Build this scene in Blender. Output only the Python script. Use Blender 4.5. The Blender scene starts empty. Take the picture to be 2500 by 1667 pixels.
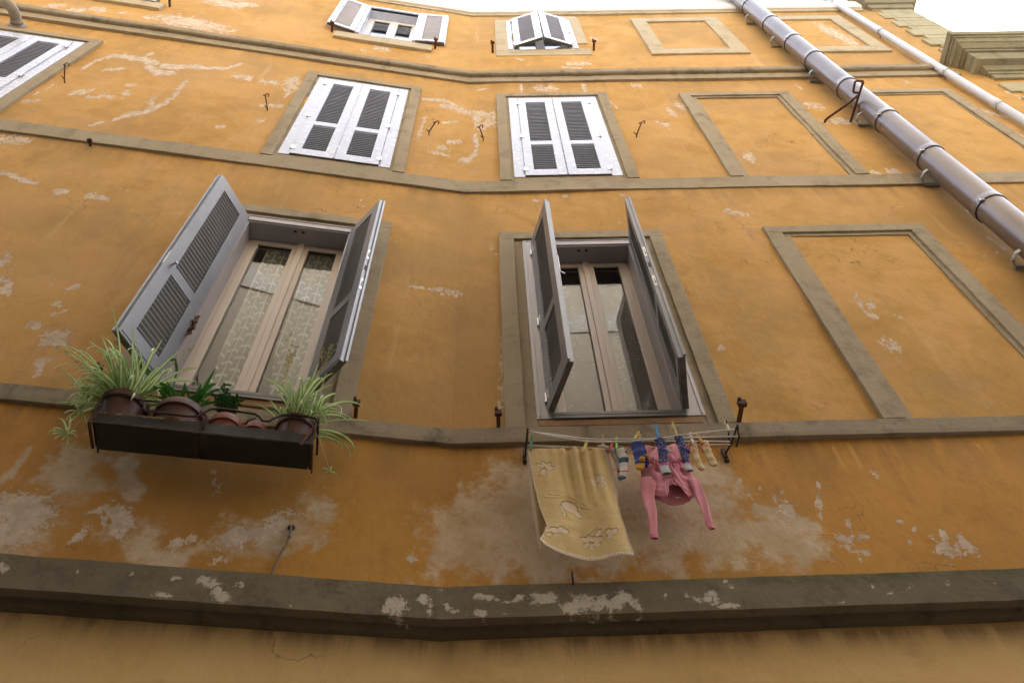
import bpy, bmesh, math, random
import numpy as np
from mathutils import Vector
from mathutils import noise as mnoise
random.seed(7); RNG = np.random.default_rng(7)
R = math.radians
scene = bpy.context.scene
C = bpy.context.collection

# ---------------------------------------------------------------- frames
# Two wall planes meet at a shallow bend.  u runs along a wall (0 at the bend,
# positive on the right wing), d is the distance out from the wall, z is height
# above eye level.
AL = 0.1624
O = np.array([-0.257, 3.0, 0.0])
FR = {'R': (np.array([1.0, 0, 0]), np.array([0, -1.0, 0])),
      'L': (np.array([math.cos(AL), math.sin(AL), 0]), np.array([math.sin(AL), -math.cos(AL), 0]))}
UP = np.array([0, 0, 1.0])
GROUND = -1.6

def wp(side, u, d, z):
    t, n = FR[side]
    return Vector(O + t*u + n*d + UP*z)

def jit(x, y, z, s=7.0):
    return mnoise.noise(Vector((x*s, y*s, z*s)))

# ---------------------------------------------------------------- mesh builder
class MB:
    def __init__(self, side='R'):
        self.side = side; self.v = []; self.f = []; self.mi = []; self.cur = 0; self.tf = None
        self.across = []; self.sm = []; self.smooth = False
    def add(self, pts, faces, across=None):
        b = len(self.v)
        for p in pts:
            p = tuple(float(q) for q in p)
            self.v.append(self.tf(*p) if self.tf else p)
        self.across += list(across) if across is not None else [0.0]*len(pts)
        for f in faces:
            self.f.append([b+i for i in f]); self.mi.append(self.cur); self.sm.append(self.smooth)
        return self
    def box(self, u0, u1, d0, d1, z0, z1):
        p = [(u, d, z) for u in (u0, u1) for d in (d0, d1) for z in (z0, z1)]
        return self.add(p, [(0,1,3,2),(4,6,7,5),(0,4,5,1),(2,3,7,6),(0,2,6,4),(1,5,7,3)])
    def bar(self, u0, u1, d0, d1, z0, z1, amp=0.003, step=0.05, axis=None):
        """box cut along its long axis, its edges a little uneven like hand-laid plaster"""
        if axis is None: axis = 0 if (u1-u0) > (z1-z0) else 2
        a0, a1 = (u0, u1) if axis == 0 else (z0, z1)
        n = max(2, int((a1-a0)/step)); pts = []
        for i in range(n+1):
            a = a0+(a1-a0)*i/n
            if axis == 0: sec = [(a,d0,z0),(a,d1,z0),(a,d1,z1),(a,d0,z1)]
            else: sec = [(u0,d0,a),(u0,d1,a),(u1,d1,a),(u1,d0,a)]
            for q in sec:
                k = jit(*q, s=9.0)*amp + jit(*q, s=1.7)*amp*1.5
                q = list(q)
                j = 2 if axis == 0 else 0
                q[j] += k
                if q[1] == d1: q[1] += jit(q[2], q[0], q[1]+3, 4.0)*amp*0.8
                pts.append(q)
        F = []
        for i in range(n):
            for k in range(4):
                F.append((4*i+k, 4*i+(k+1)%4, 4*i+4+(k+1)%4, 4*i+4+k))
        F += [(3,2,1,0), (4*n,4*n+1,4*n+2,4*n+3)]
        return self.add(pts, F)
    def course(self, prof, u0, u1, step=0.06, amp=0.003, du0=0.0, du1=0.0):
        """profile [(d,z),...] swept along u; du0/du1 skew the ends for a mitre"""
        n = max(2, int((u1-u0)/step)); m = len(prof); pts = []
        for i in range(n+1):
            u = u0+(u1-u0)*i/n
            for d, z in prof:
                w = u
                if i == 0: w = u0+du0*d
                if i == n: w = u1+du1*d
                k = jit(u, d, z, 6.0)*amp + jit(u, d*3, z, 1.3)*amp*1.5
                pts.append((w, d+(k if d > 0.005 else 0), z+jit(u+9, d, z, 8.0)*amp))
        F = []
        for i in range(n):
            for k in range(m-1):
                F.append((m*i+k, m*i+k+1, m*(i+1)+k+1, m*(i+1)+k))
        F += [tuple(range(m))[::-1], tuple(m*n+i for i in range(m))]
        return self.add(pts, F)
    def tube(self, path, r, n=8, caps=True, flat=None, twist=None):
        path = [np.array(p, float) for p in path]; m = len(path)
        rs = [r]*m if np.isscalar(r) else list(r)
        fl = [1.0]*m if flat is None else ([flat]*m if np.isscalar(flat) else list(flat))
        ref = np.array(twist, float) if twist is not None else None
        pts = []; x = None
        for i in range(m):
            t = path[min(i+1, m-1)]-path[max(i-1, 0)]
            t /= (np.linalg.norm(t)+1e-9)
            if x is None or ref is not None:
                a = ref if ref is not None else (np.array([0,0,1.0]) if abs(t[2]) < .9 else np.array([1.0,0,0]))
            else: a = x
            x = a-t*(a@t); x /= (np.linalg.norm(x)+1e-9); y = np.cross(t, x)
            for k in range(n):
                an = 2*math.pi*k/n
                pts.append(path[i]+rs[i]*(math.cos(an)*x+fl[i]*math.sin(an)*y))
        F = [(n*i+k, n*i+(k+1)%n, n*i+n+(k+1)%n, n*i+n+k) for i in range(m-1) for k in range(n)]
        if caps: F += [tuple(range(n))[::-1], tuple(n*(m-1)+k for k in range(n))]
        return self.add(pts, F)
    def lathe(self, cu, cd, prof, n=24, axis='z', a0=0, z0=0):
        pts = []
        for r, h in prof:
            for k in range(n):
                an = 2*math.pi*k/n
                if axis == 'z': pts.append((cu+r*math.cos(an), cd+r*math.sin(an), z0+h))
                else: pts.append((cu+r*math.cos(an), cd+h, z0+r*math.sin(an)))
        m = len(prof)
        F = [(n*i+k, n*i+(k+1)%n, n*i+n+(k+1)%n, n*i+n+k) for i in range(m-1) for k in range(n)]
        if prof[0][0] > 1e-4: F.append(tuple(range(n))[::-1])
        if prof[-1][0] > 1e-4: F.append(tuple(n*(m-1)+k for k in range(n)))
        return self.add(pts, F)
    def grid(self, P, across=None):
        P = np.asarray(P, float); a, b = P.shape[:2]
        F = [(i*b+j, i*b+j+1, (i+1)*b+j+1, (i+1)*b+j) for i in range(a-1) for j in range(b-1)]
        return self.add(P.reshape(-1, 3), F, across)
    def ribbon(self, path, width, side):
        """leaf blade: five points across, slightly folded; 'across' runs -1..1"""
        pts = []; ac = []; m = len(path)
        for i, p in enumerate(path):
            p = np.array(p, float); t = np.array(path[min(i+1, m-1)], float)-np.array(path[max(i-1, 0)], float)
            s = np.array(side, float); s -= t*(s@t)/(t@t+1e-9); s /= (np.linalg.norm(s)+1e-9)
            nn = np.cross(s, t); nn /= (np.linalg.norm(nn)+1e-9)
            for k in (-1, -.5, 0, .5, 1):
                pts.append(p+s*k*width[i]+nn*abs(k)*width[i]*.35); ac.append(k)
        F = [(5*i+k, 5*i+k+1, 5*i+k+6, 5*i+k+5) for i in range(m-1) for k in range(4)]
        return self.add(pts, F, ac)
    def build(self, name, mats, parent=None, origin=None, bevel=0.0, recalc=True, solid=0.0, smooth_angle=None):
        """link as ONE mesh object; parent is a thing or a part of one"""
        t, n = FR[self.side]
        v = np.array(self.v)
        w = O + v[:, :1]*t + v[:, 1:2]*n + v[:, 2:3]*UP
        if parent is not None:
            root = parent
            while root.parent: root = root.parent
            base = np.array(root.location)
        else:
            base = np.array(origin) if origin is not None else w.mean(axis=0)
        w = w-base
        me = bpy.data.meshes.new(name)
        me.from_pydata(w.tolist(), [], self.f)
        mats = mats if isinstance(mats, (list, tuple)) else [mats]
        for m in mats: me.materials.append(m)
        me.polygons.foreach_set('material_index', self.mi)
        me.polygons.foreach_set('use_smooth', [bool(s) for s in self.sm])
        if any(self.across):
            a = me.attributes.new('across', 'FLOAT', 'POINT'); a.data.foreach_set('value', self.across)
        if recalc:
            bm = bmesh.new(); bm.from_mesh(me); bmesh.ops.recalc_face_normals(bm, faces=bm.faces); bm.to_mesh(me); bm.free()
        o = bpy.data.objects.new(name, me); C.objects.link(o)
        if parent is not None: o.parent = parent
        else: o.location = base
        if solid:
            s = o.modifiers.new('s', 'SOLIDIFY'); s.thickness = solid; s.offset = 0
        if bevel:
            b = o.modifiers.new('b', 'BEVEL'); b.width = bevel; b.segments = 2; b.limit_method = 'ANGLE'; b.angle_limit = R(40)
        return o

def tag(o, label=None, cat=None, group=None, kind=None):
    if label: o['label'] = label
    if cat: o['category'] = cat
    if group: o['group'] = group
    if kind: o['kind'] = kind
    return o

def thing(name, label, cat, loc, group=None):
    o = bpy.data.objects.new(name, None); C.objects.link(o); o.location = loc
    o.empty_display_size = 0.1
    return tag(o, label, cat, group)

# ---------------------------------------------------------------- materials
class NT:
    def __init__(s, name):
        s.m = bpy.data.materials.new(name); s.m.use_nodes = True
        s.t = s.m.node_tree; s.p = s.t.nodes['Principled BSDF']; s.out = s.t.nodes['Material Output']
        s.co = s.n('ShaderNodeTexCoord').outputs['Object']
    def n(s, ty, **k):
        o = s.t.nodes.new(ty)
        for a, b in k.items(): setattr(o, a, b)
        return o
    def l(s, a, b): s.t.links.new(a, b)
    def set(s, sock, v):
        if isinstance(v, bpy.types.NodeSocket): s.l(v, sock)
        elif isinstance(v, tuple) and len(v) == 3 and sock.type == 'RGBA': sock.default_value = (*v, 1)
        else: sock.default_value = v
    def noise(s, scale, detail=4, rough=.55, stretch=None, dist=0.0, off=0):
        co = s.co
        if stretch or off:
            mp = s.n('ShaderNodeMapping'); s.l(co, mp.inputs[0])
            if stretch: mp.inputs['Scale'].default_value = stretch
            mp.inputs['Location'].default_value = (off, off*.7, off*1.3); co = mp.outputs[0]
        o = s.n('ShaderNodeTexNoise'); s.l(co, o.inputs['Vector'])
        o.inputs['Scale'].default_value = scale; o.inputs['Detail'].default_value = detail
        o.inputs['Roughness'].default_value = rough; o.inputs['Distortion'].default_value = dist
        return o.outputs['Fac']
    def math(s, op, a, b=0.0, c=0.0, clamp=False):
        o = s.n('ShaderNodeMath', operation=op); o.use_clamp = clamp
        s.set(o.inputs[0], a); s.set(o.inputs[1], b); s.set(o.inputs[2], c)
        return o.outputs[0]
    def ramp(s, v, lo, hi, a=0.0, b=1.0):
        o = s.n('ShaderNodeMapRange', interpolation_type='SMOOTHSTEP')
        s.set(o.inputs[0], v); s.set(o.inputs[1], lo); s.set(o.inputs[2], hi); o.inputs[3].default_value = a; o.inputs[4].default_value = b
        return o.outputs[0]
    def mix(s, f, a, b, mode='MIX'):
        o = s.n('ShaderNodeMix', data_type='RGBA', blend_type=mode)
        s.set(o.inputs['Factor'], f); s.set(o.inputs[6], a); s.set(o.inputs[7], b)
        return o.outputs[2]
    def attr(s, name):
        return s.n('ShaderNodeAttribute', attribute_name=name)
    def bump(s, h, strength=.3, dist=.01, prev=None):
        o = s.n('ShaderNodeBump'); o.inputs['Strength'].default_value = strength; o.inputs['Distance'].default_value = dist
        s.l(h, o.inputs['Height'])
        if prev is not None: s.l(prev, o.inputs['Normal'])
        return o.outputs[0]
    def done(s, col, rough=.8, metal=0.0, spec=None, normal=None):
        s.set(s.p.inputs['Base Color'], col); s.set(s.p.inputs['Roughness'], rough); s.set(s.p.inputs['Metallic'], metal)
        if spec is not None: s.p.inputs['Specular IOR Level'].default_value = spec
        if normal is not None: s.l(normal, s.p.inputs['Normal'])
        return s.m

def m_plain(name, a, b, scale=8.0, rough=.6, metal=0.0, spec=.5, bump=0.0, bscale=60, rvar=0.1):
    k = NT(name); f = k.ramp(k.noise(scale, 5), .3, .7)
    nr = k.bump(k.noise(bscale, 3), bump, .004) if bump else None
    r = k.math('ADD', k.math('MULTIPLY', k.math('SUBTRACT', k.noise(scale*3, 4, off=3), .5), rvar*2), rough, clamp=True)
    return k.done(k.mix(f, a, b), r, metal, spec, nr)

def m_wall():
    k = NT('ochre_plaster'); w = k.attr('wear'); sep = k.n('ShaderNodeSeparateColor'); k.l(w.outputs['Color'], sep.inputs[0])
    P, G, B = sep.outputs[0], sep.outputs[1], sep.outputs[2]
    z2 = k.attr('zone'); s2 = k.n('ShaderNodeSeparateColor'); k.l(z2.outputs['Color'], s2.inputs[0])
    base, streak, crs = s2.outputs[0], s2.outputs[1], s2.outputs[2]
    n1 = k.noise(.55, 4, .6); n2 = k.noise(2.2, 6, .62, stretch=(1, 1, 1.0), dist=.6, off=2); n3 = k.noise(9, 6, .65, stretch=(1, 1, .8), off=5)
    n4 = k.noise(38, 5, .6, off=8); nb = k.noise(3.2, 7, .7, stretch=(1, 1, .22), off=11)
    c = k.mix(k.ramp(n1, .38, .62), (.465, .266, .064), (.51, .304, .086))
    c = k.mix(k.ramp(n2, .45, .68, 0, .85), c, (.56, .326, .115))
    c = k.mix(k.ramp(n2, .48, .30, 0, .8), c, (.40, .215, .052))
    c = k.mix(k.ramp(n3, .5, .66, 0, .38), c, (.57, .345, .138))
    c = k.mix(k.ramp(n3, .46, .33, 0, .36), c, (.345, .19, .05))
    nh = k.noise(6, 7, .7, stretch=(.55, .55, 1.1), off=61)
    c = k.mix(k.ramp(nh, .56, .72, 0, .34), c, (.30, .185, .075))
    # old wash runs and grime drawn out down the wall
    c = k.mix(k.ramp(nb, .52, .74, 0, .38), c, (.40, .245, .095))
    c = k.mix(k.ramp(k.noise(1.1, 5, .65, off=21), .52, .70, 0, .55), c, (.36, .225, .085))
    c = k.mix(k.ramp(n4, .42, .25, 0, .35), c, (.36, .175, .04))
    # broad smoky clouds, rain streaks
    c = k.mix(k.ramp(k.noise(.75, 5, .55, off=71), .46, .64, 0, .62), c, (.375, .23, .082))
    c = k.mix(k.ramp(k.noise(.6, 5, .6, off=75), .52, .70, 0, .5), c, (.585, .35, .14))
    c = k.mix(k.ramp(k.noise(3.6, 7, .68, stretch=(1, 1, .10), off=77), .56, .70, 0, .42), c, (.34, .215, .095))
    c = k.mix(k.ramp(k.noise(4.2, 7, .68, stretch=(1, 1, .08), off=79), .60, .72, 0, .38), c, (.61, .43, .24))
    # lower storey in another, duller paint
    g = k.mix(k.ramp(n2, .35, .7), (.63, .43, .175), (.68, .475, .21))
    g = k.mix(k.ramp(k.noise(5, 6, .7, off=31), .5, .72, 0, .5), g, (.46, .295, .12))
    c = k.mix(k.math('MULTIPLY', k.math('SUBTRACT', 1.0, k.attr('zone').outputs['Alpha']), 1.0), c, k.mix(1.0, c, (.95, .83, .58), 'MULTIPLY'))
    c = k.mix(base, c, g)
    # dark run-off stains below the string courses, plus painted shadow under the lower cornice
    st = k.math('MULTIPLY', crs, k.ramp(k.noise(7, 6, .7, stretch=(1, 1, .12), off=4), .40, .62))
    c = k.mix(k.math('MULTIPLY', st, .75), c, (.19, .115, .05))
    # grey render showing where the paint has washed off
    gm = k.ramp(k.math('ADD', G, k.math('MULTIPLY', k.math('SUBTRACT', k.noise(5.5, 8, .68, off=9), .5), 1.15)), .40, .62)
    gc = k.mix(k.ramp(k.noise(4, 7, .7, off=14), .35, .66), (.47, .37, .235), (.62, .52, .38))
    gc = k.mix(k.ramp(k.noise(11, 7, .7, off=15), .5, .7, 0, .7), gc, (.40, .25, .10))
    c = k.mix(k.math('MULTIPLY', gm, .84), c, gc)
    # pale lime where the skin has peeled
    e = k.math('MULTIPLY', k.math('SUBTRACT', k.math('ADD', k.math('MULTIPLY', k.noise(13, 10, .78, off=6, dist=.6), .72), k.math('MULTIPLY', k.noise(45, 6, .8, off=66), .28)), .5), 2.8)
    pe = k.math('ADD', P, e)
    pm = k.ramp(pe, .49, .515)
    prim = k.math('MULTIPLY', k.ramp(pe, .40, .49), k.ramp(P, .02, .10))
    nsp = k.noise(26, 8, .74, stretch=(1, 1, .55), off=17)
    sp = k.ramp(k.math('ADD', k.math('MULTIPLY', B, .31), nsp), .735, .755)
    sp2 = k.math('MULTIPLY', k.ramp(k.noise(15, 10, .85, off=27), .70, .715), .8)
    pm = k.math('MAXIMUM', k.math('MAXIMUM', pm, sp), sp2)
    pm = k.math('MULTIPLY', pm, k.math('SUBTRACT', 1.0, k.math('MULTIPLY', base, .8)))
    pc = k.mix(k.ramp(k.noise(13, 7, .7, off=19), .35, .7), (.47, .375, .27), (.66, .56, .45))
    pc = k.mix(k.ramp(k.noise(34, 5, .7, off=20), .58, .7, 0, .7), pc, (.46, .28, .10))
    c = k.mix(k.math('MULTIPLY', prim, .45), c, (.24, .135, .045))
    c = k.mix(pm, c, pc)
    ym = k.ramp(k.math('ADD', streak, k.math('MULTIPLY', k.math('SUBTRACT', k.noise(12, 6, .6, off=23), .5), .7)), .40, .75, 0, .5)
    c = k.mix(ym, c, (.60, .37, .12))
    # hairline cracks
    vo = k.n('ShaderNodeTexVoronoi', feature='DISTANCE_TO_EDGE'); mp = k.n('ShaderNodeMapping'); k.l(k.co, mp.inputs[0])
    wv = k.n('ShaderNodeVectorMath', operation='ADD'); nn = k.n('ShaderNodeTexNoise'); nn.inputs['Scale'].default_value = 3.0; nn.inputs['Detail'].default_value = 6
    k.l(k.co, nn.inputs['Vector']); k.l(mp.outputs[0], wv.inputs[0]); k.l(nn.outputs['Color'], wv.inputs[1]); k.l(wv.outputs[0], vo.inputs['Vector']); vo.inputs['Scale'].default_value = .8
    cr = k.math('MULTIPLY', k.ramp(vo.outputs['Distance'], .006, .0, 0, 1), k.ramp(k.noise(1.3, 3, off=41), .53, .66))
    c = k.mix(k.math('MULTIPLY', cr, .65), c, (.13, .075, .03))
    h = k.math('ADD', k.math('MULTIPLY', k.noise(1.6, 5, .6, off=51), .9), k.math('MULTIPLY', k.noise(20, 8, .65, stretch=(1, 1, .5), off=52), .34))
    h = k.math('SUBTRACT', h, k.math('ADD', k.math('MULTIPLY', pm, .22), k.math('MULTIPLY', cr, .25)))
    h = k.math('SUBTRACT', h, k.math('MULTIPLY', gm, .03))
    nr = k.bump(h, .38, .035)
    return k.done(c, k.ramp(n3, .3, .7, .78, .92), 0, .25, nr)

def m_trim(name, a, b, dark, pale=None, wear=False, moss=False):
    k = NT(name)
    c = k.mix(k.ramp(k.noise(1.5, 6, .6), .3, .7), a, b)
    c = k.mix(k.ramp(k.noise(5, 7, .72, off=3), .48, .70, 0, .75), c, dark)
    c = k.mix(k.ramp(k.noise(30, 5, .65, off=5), .52, .75, 0, .35), c, tuple(x*.75 for x in a))
    c = k.mix(k.ramp(k.noise(5, 7, .7, stretch=(1, 1, .14), off=7), .54, .72, 0, .65), c, dark)
    c = k.mix(k.ramp(k.noise(.9, 5, .6, off=17), .48, .66, 0, .5), c, tuple((x+y)*.62 for x, y in zip(a, dark)))
    pm = k.ramp(k.noise(14, 9, .76, off=12), .645, .665)
    pm = k.math('MULTIPLY', pm, k.ramp(k.noise(1.2, 3, off=13), .42, .6))
    if wear:
        w = k.attr('wear'); sep = k.n('ShaderNodeSeparateColor'); k.l(w.outputs['Color'], sep.inputs[0])
        e = k.math('MULTIPLY', k.math('SUBTRACT', k.noise(17, 10, .84, off=6, dist=.4), .5), 2.7)
        pm = k.math('MAXIMUM', k.math('MULTIPLY', pm, .5), k.ramp(k.math('ADD', sep.outputs[0], e), .49, .53))
        if moss:
            mm = k.math('MULTIPLY', sep.outputs[1], k.ramp(k.noise(5, 8, .7, off=44), .38, .62))
            c = k.mix(k.math('MULTIPLY', mm, .8), c, (.075, .085, .03))
    pc = k.mix(k.noise(20, 5, off=8), (.42, .36, .27), (.62, .55, .45))
    c = k.mix(pm, c, pale or pc)
    h = k.math('ADD', k.math('MULTIPLY', k.noise(3, 5, off=2), .6), k.math('MULTIPLY', k.noise(32, 7, .65), .3))
    h = k.math('SUBTRACT', h, k.math('MULTIPLY', pm, .10))
    return k.done(c, .85, 0, .25, k.bump(h, .5, .03))

M = {}
M['wall'] = m_wall()
M['trim'] = m_trim('beige_trim_plaster', (.32, .268, .178), (.37, .312, .215), (.19, .155, .10))
M['trim_top'] = m_trim('pale_trim_plaster', (.43, .36, .235), (.47, .40, .27), (.30, .25, .16))
M['trim_grime'] = m_trim('sooty_trim_plaster', (.265, .22, .15), (.32, .268, .185), (.10, .082, .06))
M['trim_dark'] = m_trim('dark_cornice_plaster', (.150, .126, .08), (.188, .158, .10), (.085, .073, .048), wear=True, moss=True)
M['trim_under'] = m_trim('deep_brown_cornice_plaster', (.115, .09, .05), (.14, .11, .064), (.035, .028, .02), wear=True)  # darker brown for the under moulding of the lower cornice
M['quoin'] = m_trim('grey_green_quoin', (.37, .33, .20), (.42, .375, .235), (.27, .235, .14))
M['cornice_grey'] = m_trim('weathered_grey_cornice', (.25, .225, .145), (.32, .285, .185), (.10, .09, .06))
M['attic'] = m_plain('pale_attic_plaster', (.66, .60, .55), (.72, .67, .62), 3, .9, bump=.15)
M['terracotta_sill'] = m_plain('worn_sill_render', (.33, .19, .085), (.24, .15, .075), 9, .85, bump=.3)
M['white_metal'] = m_plain('white_lacquered_metal', (.54, .585, .71), (.51, .55, .68), 5, .26, 0.0, .6)
M['grey_metal'] = m_plain('grey_lacquered_metal', (.215, .222, .24), (.18, .187, .205), 4, .33, 0.25, .6)
M['pale_slat'] = m_plain('pale_slat_metal', (.33, .31, .335), (.28, .265, .285), 4, .4, 0.0, .5)
M['grey_slat'] = m_plain('grey_slat_metal', (.16, .155, .14), (.13, .125, .115), 4, .45, 0.0, .5)
M['edge_dirt'] = m_plain('grimy_metal_edge', (.075, .07, .055), (.14, .13, .11), 20, .7, 0.0, .4)
M['mauve_metal'] = m_plain('mauve_grey_metal', (.345, .328, .342), (.315, .298, .31), 4, .32, 0.1, .6)
M['sash'] = m_plain('cream_sash_paint', (.60, .53, .46), (.64, .565, .49), 3, .38, 0, .5)
M['sash_white'] = m_plain('white_sash_paint', (.72, .70, .66), (.76, .74, .70), 3, .38, 0, .5)
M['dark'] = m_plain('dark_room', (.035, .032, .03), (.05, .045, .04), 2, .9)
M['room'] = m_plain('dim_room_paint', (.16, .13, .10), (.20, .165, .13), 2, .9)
M['seal'] = m_plain('black_rubber_seal', (.02, .02, .02), (.03, .03, .03), 9, .6)
M['sill_metal'] = m_plain('dark_sill_metal', (.10, .10, .10), (.14, .14, .135), 8, .4, .4)
M['zinc'] = m_plain('galvanised_zinc', (.36, .38, .36), (.25, .27, .26), 30, .42, .7, bump=.1)
M['steel'] = m_plain('bright_steel', (.55, .55, .54), (.40, .40, .39), 30, .3, .9)
M['rust'] = m_plain('rusty_iron', (.085, .038, .022), (.15, .065, .033), 40, .8, .2, bump=.5, bscale=120)
M['rust_dark'] = m_plain('blackened_iron', (.030, .022, .017), (.07, .042, .028), 30, .7, .3, bump=.4, bscale=120)

def m_pipe():
    k = NT('brown_lacquered_pipe')
    c = k.mix(k.ramp(k.noise(1.2, 5, .6), .35, .65), (.165, .148, .152), (.20, .18, .185))
    c = k.mix(k.ramp(k.noise(9, 6, .7, stretch=(1, 1, .06), off=7), .56, .7, 0, .12), c, (.30, .27, .28))
    r = k.ramp(k.noise(3, 4, .55, off=9), .3, .7, .27, .34)
    h = k.math('ADD', k.math('MULTIPLY', k.noise(2.5, 3, off=3), .7), k.math('MULTIPLY', k.noise(14, 5, off=5), .12))
    return k.done(c, r, .45, .6, k.bump(h, .07, .03))
M['pipe'] = m_pipe()
def m_white_pipe():
    k = NT('flaking_white_pipe_paint')
    c = k.mix(k.ramp(k.noise(2, 5), .3, .7), (.52, .555, .63), (.59, .62, .69))
    fl = k.ramp(k.noise(18, 8, .75, stretch=(1, 1, .5), off=4), .635, .655)
    fl = k.math('MULTIPLY', fl, k.ramp(k.noise(1.6, 3, off=9), .42, .55))
    c = k.mix(fl, c, k.mix(k.noise(30, 3), (.20, .19, .18), (.38, .35, .32)))
    return k.done(c, .5, 0, .45, k.bump(k.math('SUBTRACT', k.noise(9, 4, off=2), fl), .3, .01))
M['pipe_white'] = m_white_pipe()
M['flue'] = m_plain('dirty_cream_flue', (.34, .30, .24), (.22, .19, .14), 9, .6, bump=.2)

def m_glass():
    k = NT('window_glass')
    g = k.n('ShaderNodeBsdfGlossy'); g.inputs['Roughness'].default_value = .006; g.inputs['Color'].default_value = (.95, .97, 1, 1)
    tr = k.n('ShaderNodeBsdfTransparent'); tr.inputs['Color'].default_value = (.86, .88, .87, 1)
    lw = k.n('ShaderNodeLayerWeight'); lw.inputs['Blend'].default_value = .5
    fac = k.math('ADD', .05, k.math('MULTIPLY', .95, k.math('POWER', lw.outputs['Facing'], 5.0)))
    mx = k.n('ShaderNodeMixShader'); k.l(fac, mx.inputs[0]); k.l(tr.outputs[0], mx.inputs[1]); k.l(g.outputs[0], mx.inputs[2])
    k.l(k.bump(k.noise(1.1, 2), .012, .02), g.inputs['Normal'])
    k.l(mx.outputs[0], k.out.inputs['Surface']); return k.m
M['glass'] = m_glass()

def m_lace():
    """sheer net curtain with a woven trellis of scallops"""
    k = NT('lace_net'); sx = k.n('ShaderNodeSeparateXYZ'); a = k.attr('lace'); k.l(a.outputs['Vector'], sx.inputs[0])
    u, v = sx.outputs[0], sx.outputs[1]
    fu = k.math('FRACT', u); 
    ver = k.ramp(k.math('ABSOLUTE', k.math('SUBTRACT', fu, .5)), .10, .07)
    sag = k.math('MULTIPLY', k.math('SINE', k.math('MULTIPLY', fu, math.pi)), -.20)
    fv = k.math('FRACT', k.math('ADD', k.math('ADD', v, sag), k.math('MULTIPLY', k.math('FLOOR', u), .5)))
    hor = k.ramp(k.math('ABSOLUTE', k.math('SUBTRACT', fv, .5)), .11, .07)
    pat = k.math('MAXIMUM', ver, hor)
    op = k.math('ADD', .34, k.math('MULTIPLY', pat, .50))
    d = k.n('ShaderNodeBsdfDiffuse'); d.inputs['Color'].default_value = (.93, .90, .80, 1)
    tl = k.n('ShaderNodeBsdfTranslucent'); tl.inputs['Color'].default_value = (.93, .90, .80, 1)
    ms = k.n('ShaderNodeMixShader'); ms.inputs[0].default_value = .2; k.l(d.outputs[0], ms.inputs[1]); k.l(tl.outputs[0], ms.inputs[2])
    tr = k.n('ShaderNodeBsdfTransparent'); mx = k.n('ShaderNodeMixShader')
    k.l(op, mx.inputs[0]); k.l(tr.outputs[0], mx.inputs[1]); k.l(ms.outputs[0], mx.inputs[2]); k.l(mx.outputs[0], k.out.inputs['Surface'])
    return k.m
M['lace'] = m_lace()
def m_sheer():
    k = NT('sheer_embroidered_voile')
    vo = k.n('ShaderNodeTexVoronoi', feature='DISTANCE_TO_EDGE'); k.l(k.co, vo.inputs['Vector']); vo.inputs['Scale'].default_value = 13
    p = k.math('MULTIPLY', k.ramp(k.math('ABSOLUTE', k.math('SUBTRACT', vo.outputs['Distance'], .16)), .035, .015), k.ramp(k.noise(6, 3), .48, .56))
    op = k.math('ADD', .45, k.math('MULTIPLY', p, .4))
    d = k.n('ShaderNodeBsdfDiffuse'); d.inputs['Color'].default_value = (.70, .60, .57, 1)
    tr = k.n('ShaderNodeBsdfTransparent'); mx = k.n('ShaderNodeMixShader')
    k.l(op, mx.inputs[0]); k.l(tr.outputs[0], mx.inputs[1]); k.l(d.outputs[0], mx.inputs[2]); k.l(mx.outputs[0], k.out.inputs['Surface'])
    return k.m
M['sheer'] = m_sheer()

def m_planter():
    k = NT('peeling_black_green_boards')
    c = k.mix(k.ramp(k.noise(6, 6, .6), .3, .7), (.014, .0145, .011), (.028, .026, .018))
    e = k.attr('across').outputs['Fac']
    bare = k.ramp(k.math('ADD', k.math('MULTIPLY', e, .42), k.noise(7, 8, .75, stretch=(.6, .6, 2.2), off=4)), .82, .87)
    c = k.mix(bare, c, k.mix(k.noise(40, 4), (.16, .10, .05), (.27, .18, .09)))
    return k.done(c, .6, 0, .4, k.bump(k.math('SUBTRACT', k.noise(25, 6, stretch=(1, 1, 3)), k.math('MULTIPLY', bare, .4)), .5, .006))
M['planter'] = m_planter()
M['pot'] = m_plain('terracotta_plastic', (.22, .055, .032), (.26, .075, .042), 9, .5, 0, .4, bump=.08)
M['pot_brown'] = m_plain('brown_plastic_pot', (.085, .036, .026), (.11, .047, .034), 9, .5, 0, .4, bump=.08)
M['soil'] = m_plain('potting_soil', (.03, .02, .014), (.05, .033, .02), 30, .95, bump=.5)

def m_leaf(name, mid, edge, stripe, rough=.42):
    k = NT(name); a = k.math('ABSOLUTE', k.attr('across').outputs['Fac'])
    f = k.ramp(k.math('ADD', a, k.math('MULTIPLY', k.math('SUBTRACT', k.noise(50, 3), .5), .35)), stripe, stripe+.2)
    c = k.mix(f, mid, edge); c = k.mix(k.ramp(k.noise(7, 4, off=2), .45, .7, 0, .4), c, tuple(x*.7 for x in edge))
    k.p.inputs['Subsurface Weight'].default_value = 0.0
    p = k.p; p.inputs['Transmission Weight'].default_value = 0
    m = k.done(c, rough, 0, .5)
    tl = k.n('ShaderNodeBsdfTranslucent'); k.l(c if not isinstance(c, tuple) else c, tl.inputs['Color'])
    mx = k.n('ShaderNodeMixShader'); mx.inputs[0].default_value = .28
    k.l(p.outputs[0], mx.inputs[1]); k.l(tl.outputs[0], mx.inputs[2]); k.l(mx.outputs[0], k.out.inputs['Surface'])
    return m
M['spider'] = m_leaf('variegated_leaf', (.80, .82, .54), (.19, .42, .06), .46)
M['strap'] = m_leaf('green_strap_leaf', (.045, .17, .022), (.03, .13, .018), .5, .3)
M['bush'] = m_leaf('dark_glossy_leaf', (.022, .085, .018), (.018, .07, .014), .5, .3)
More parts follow.
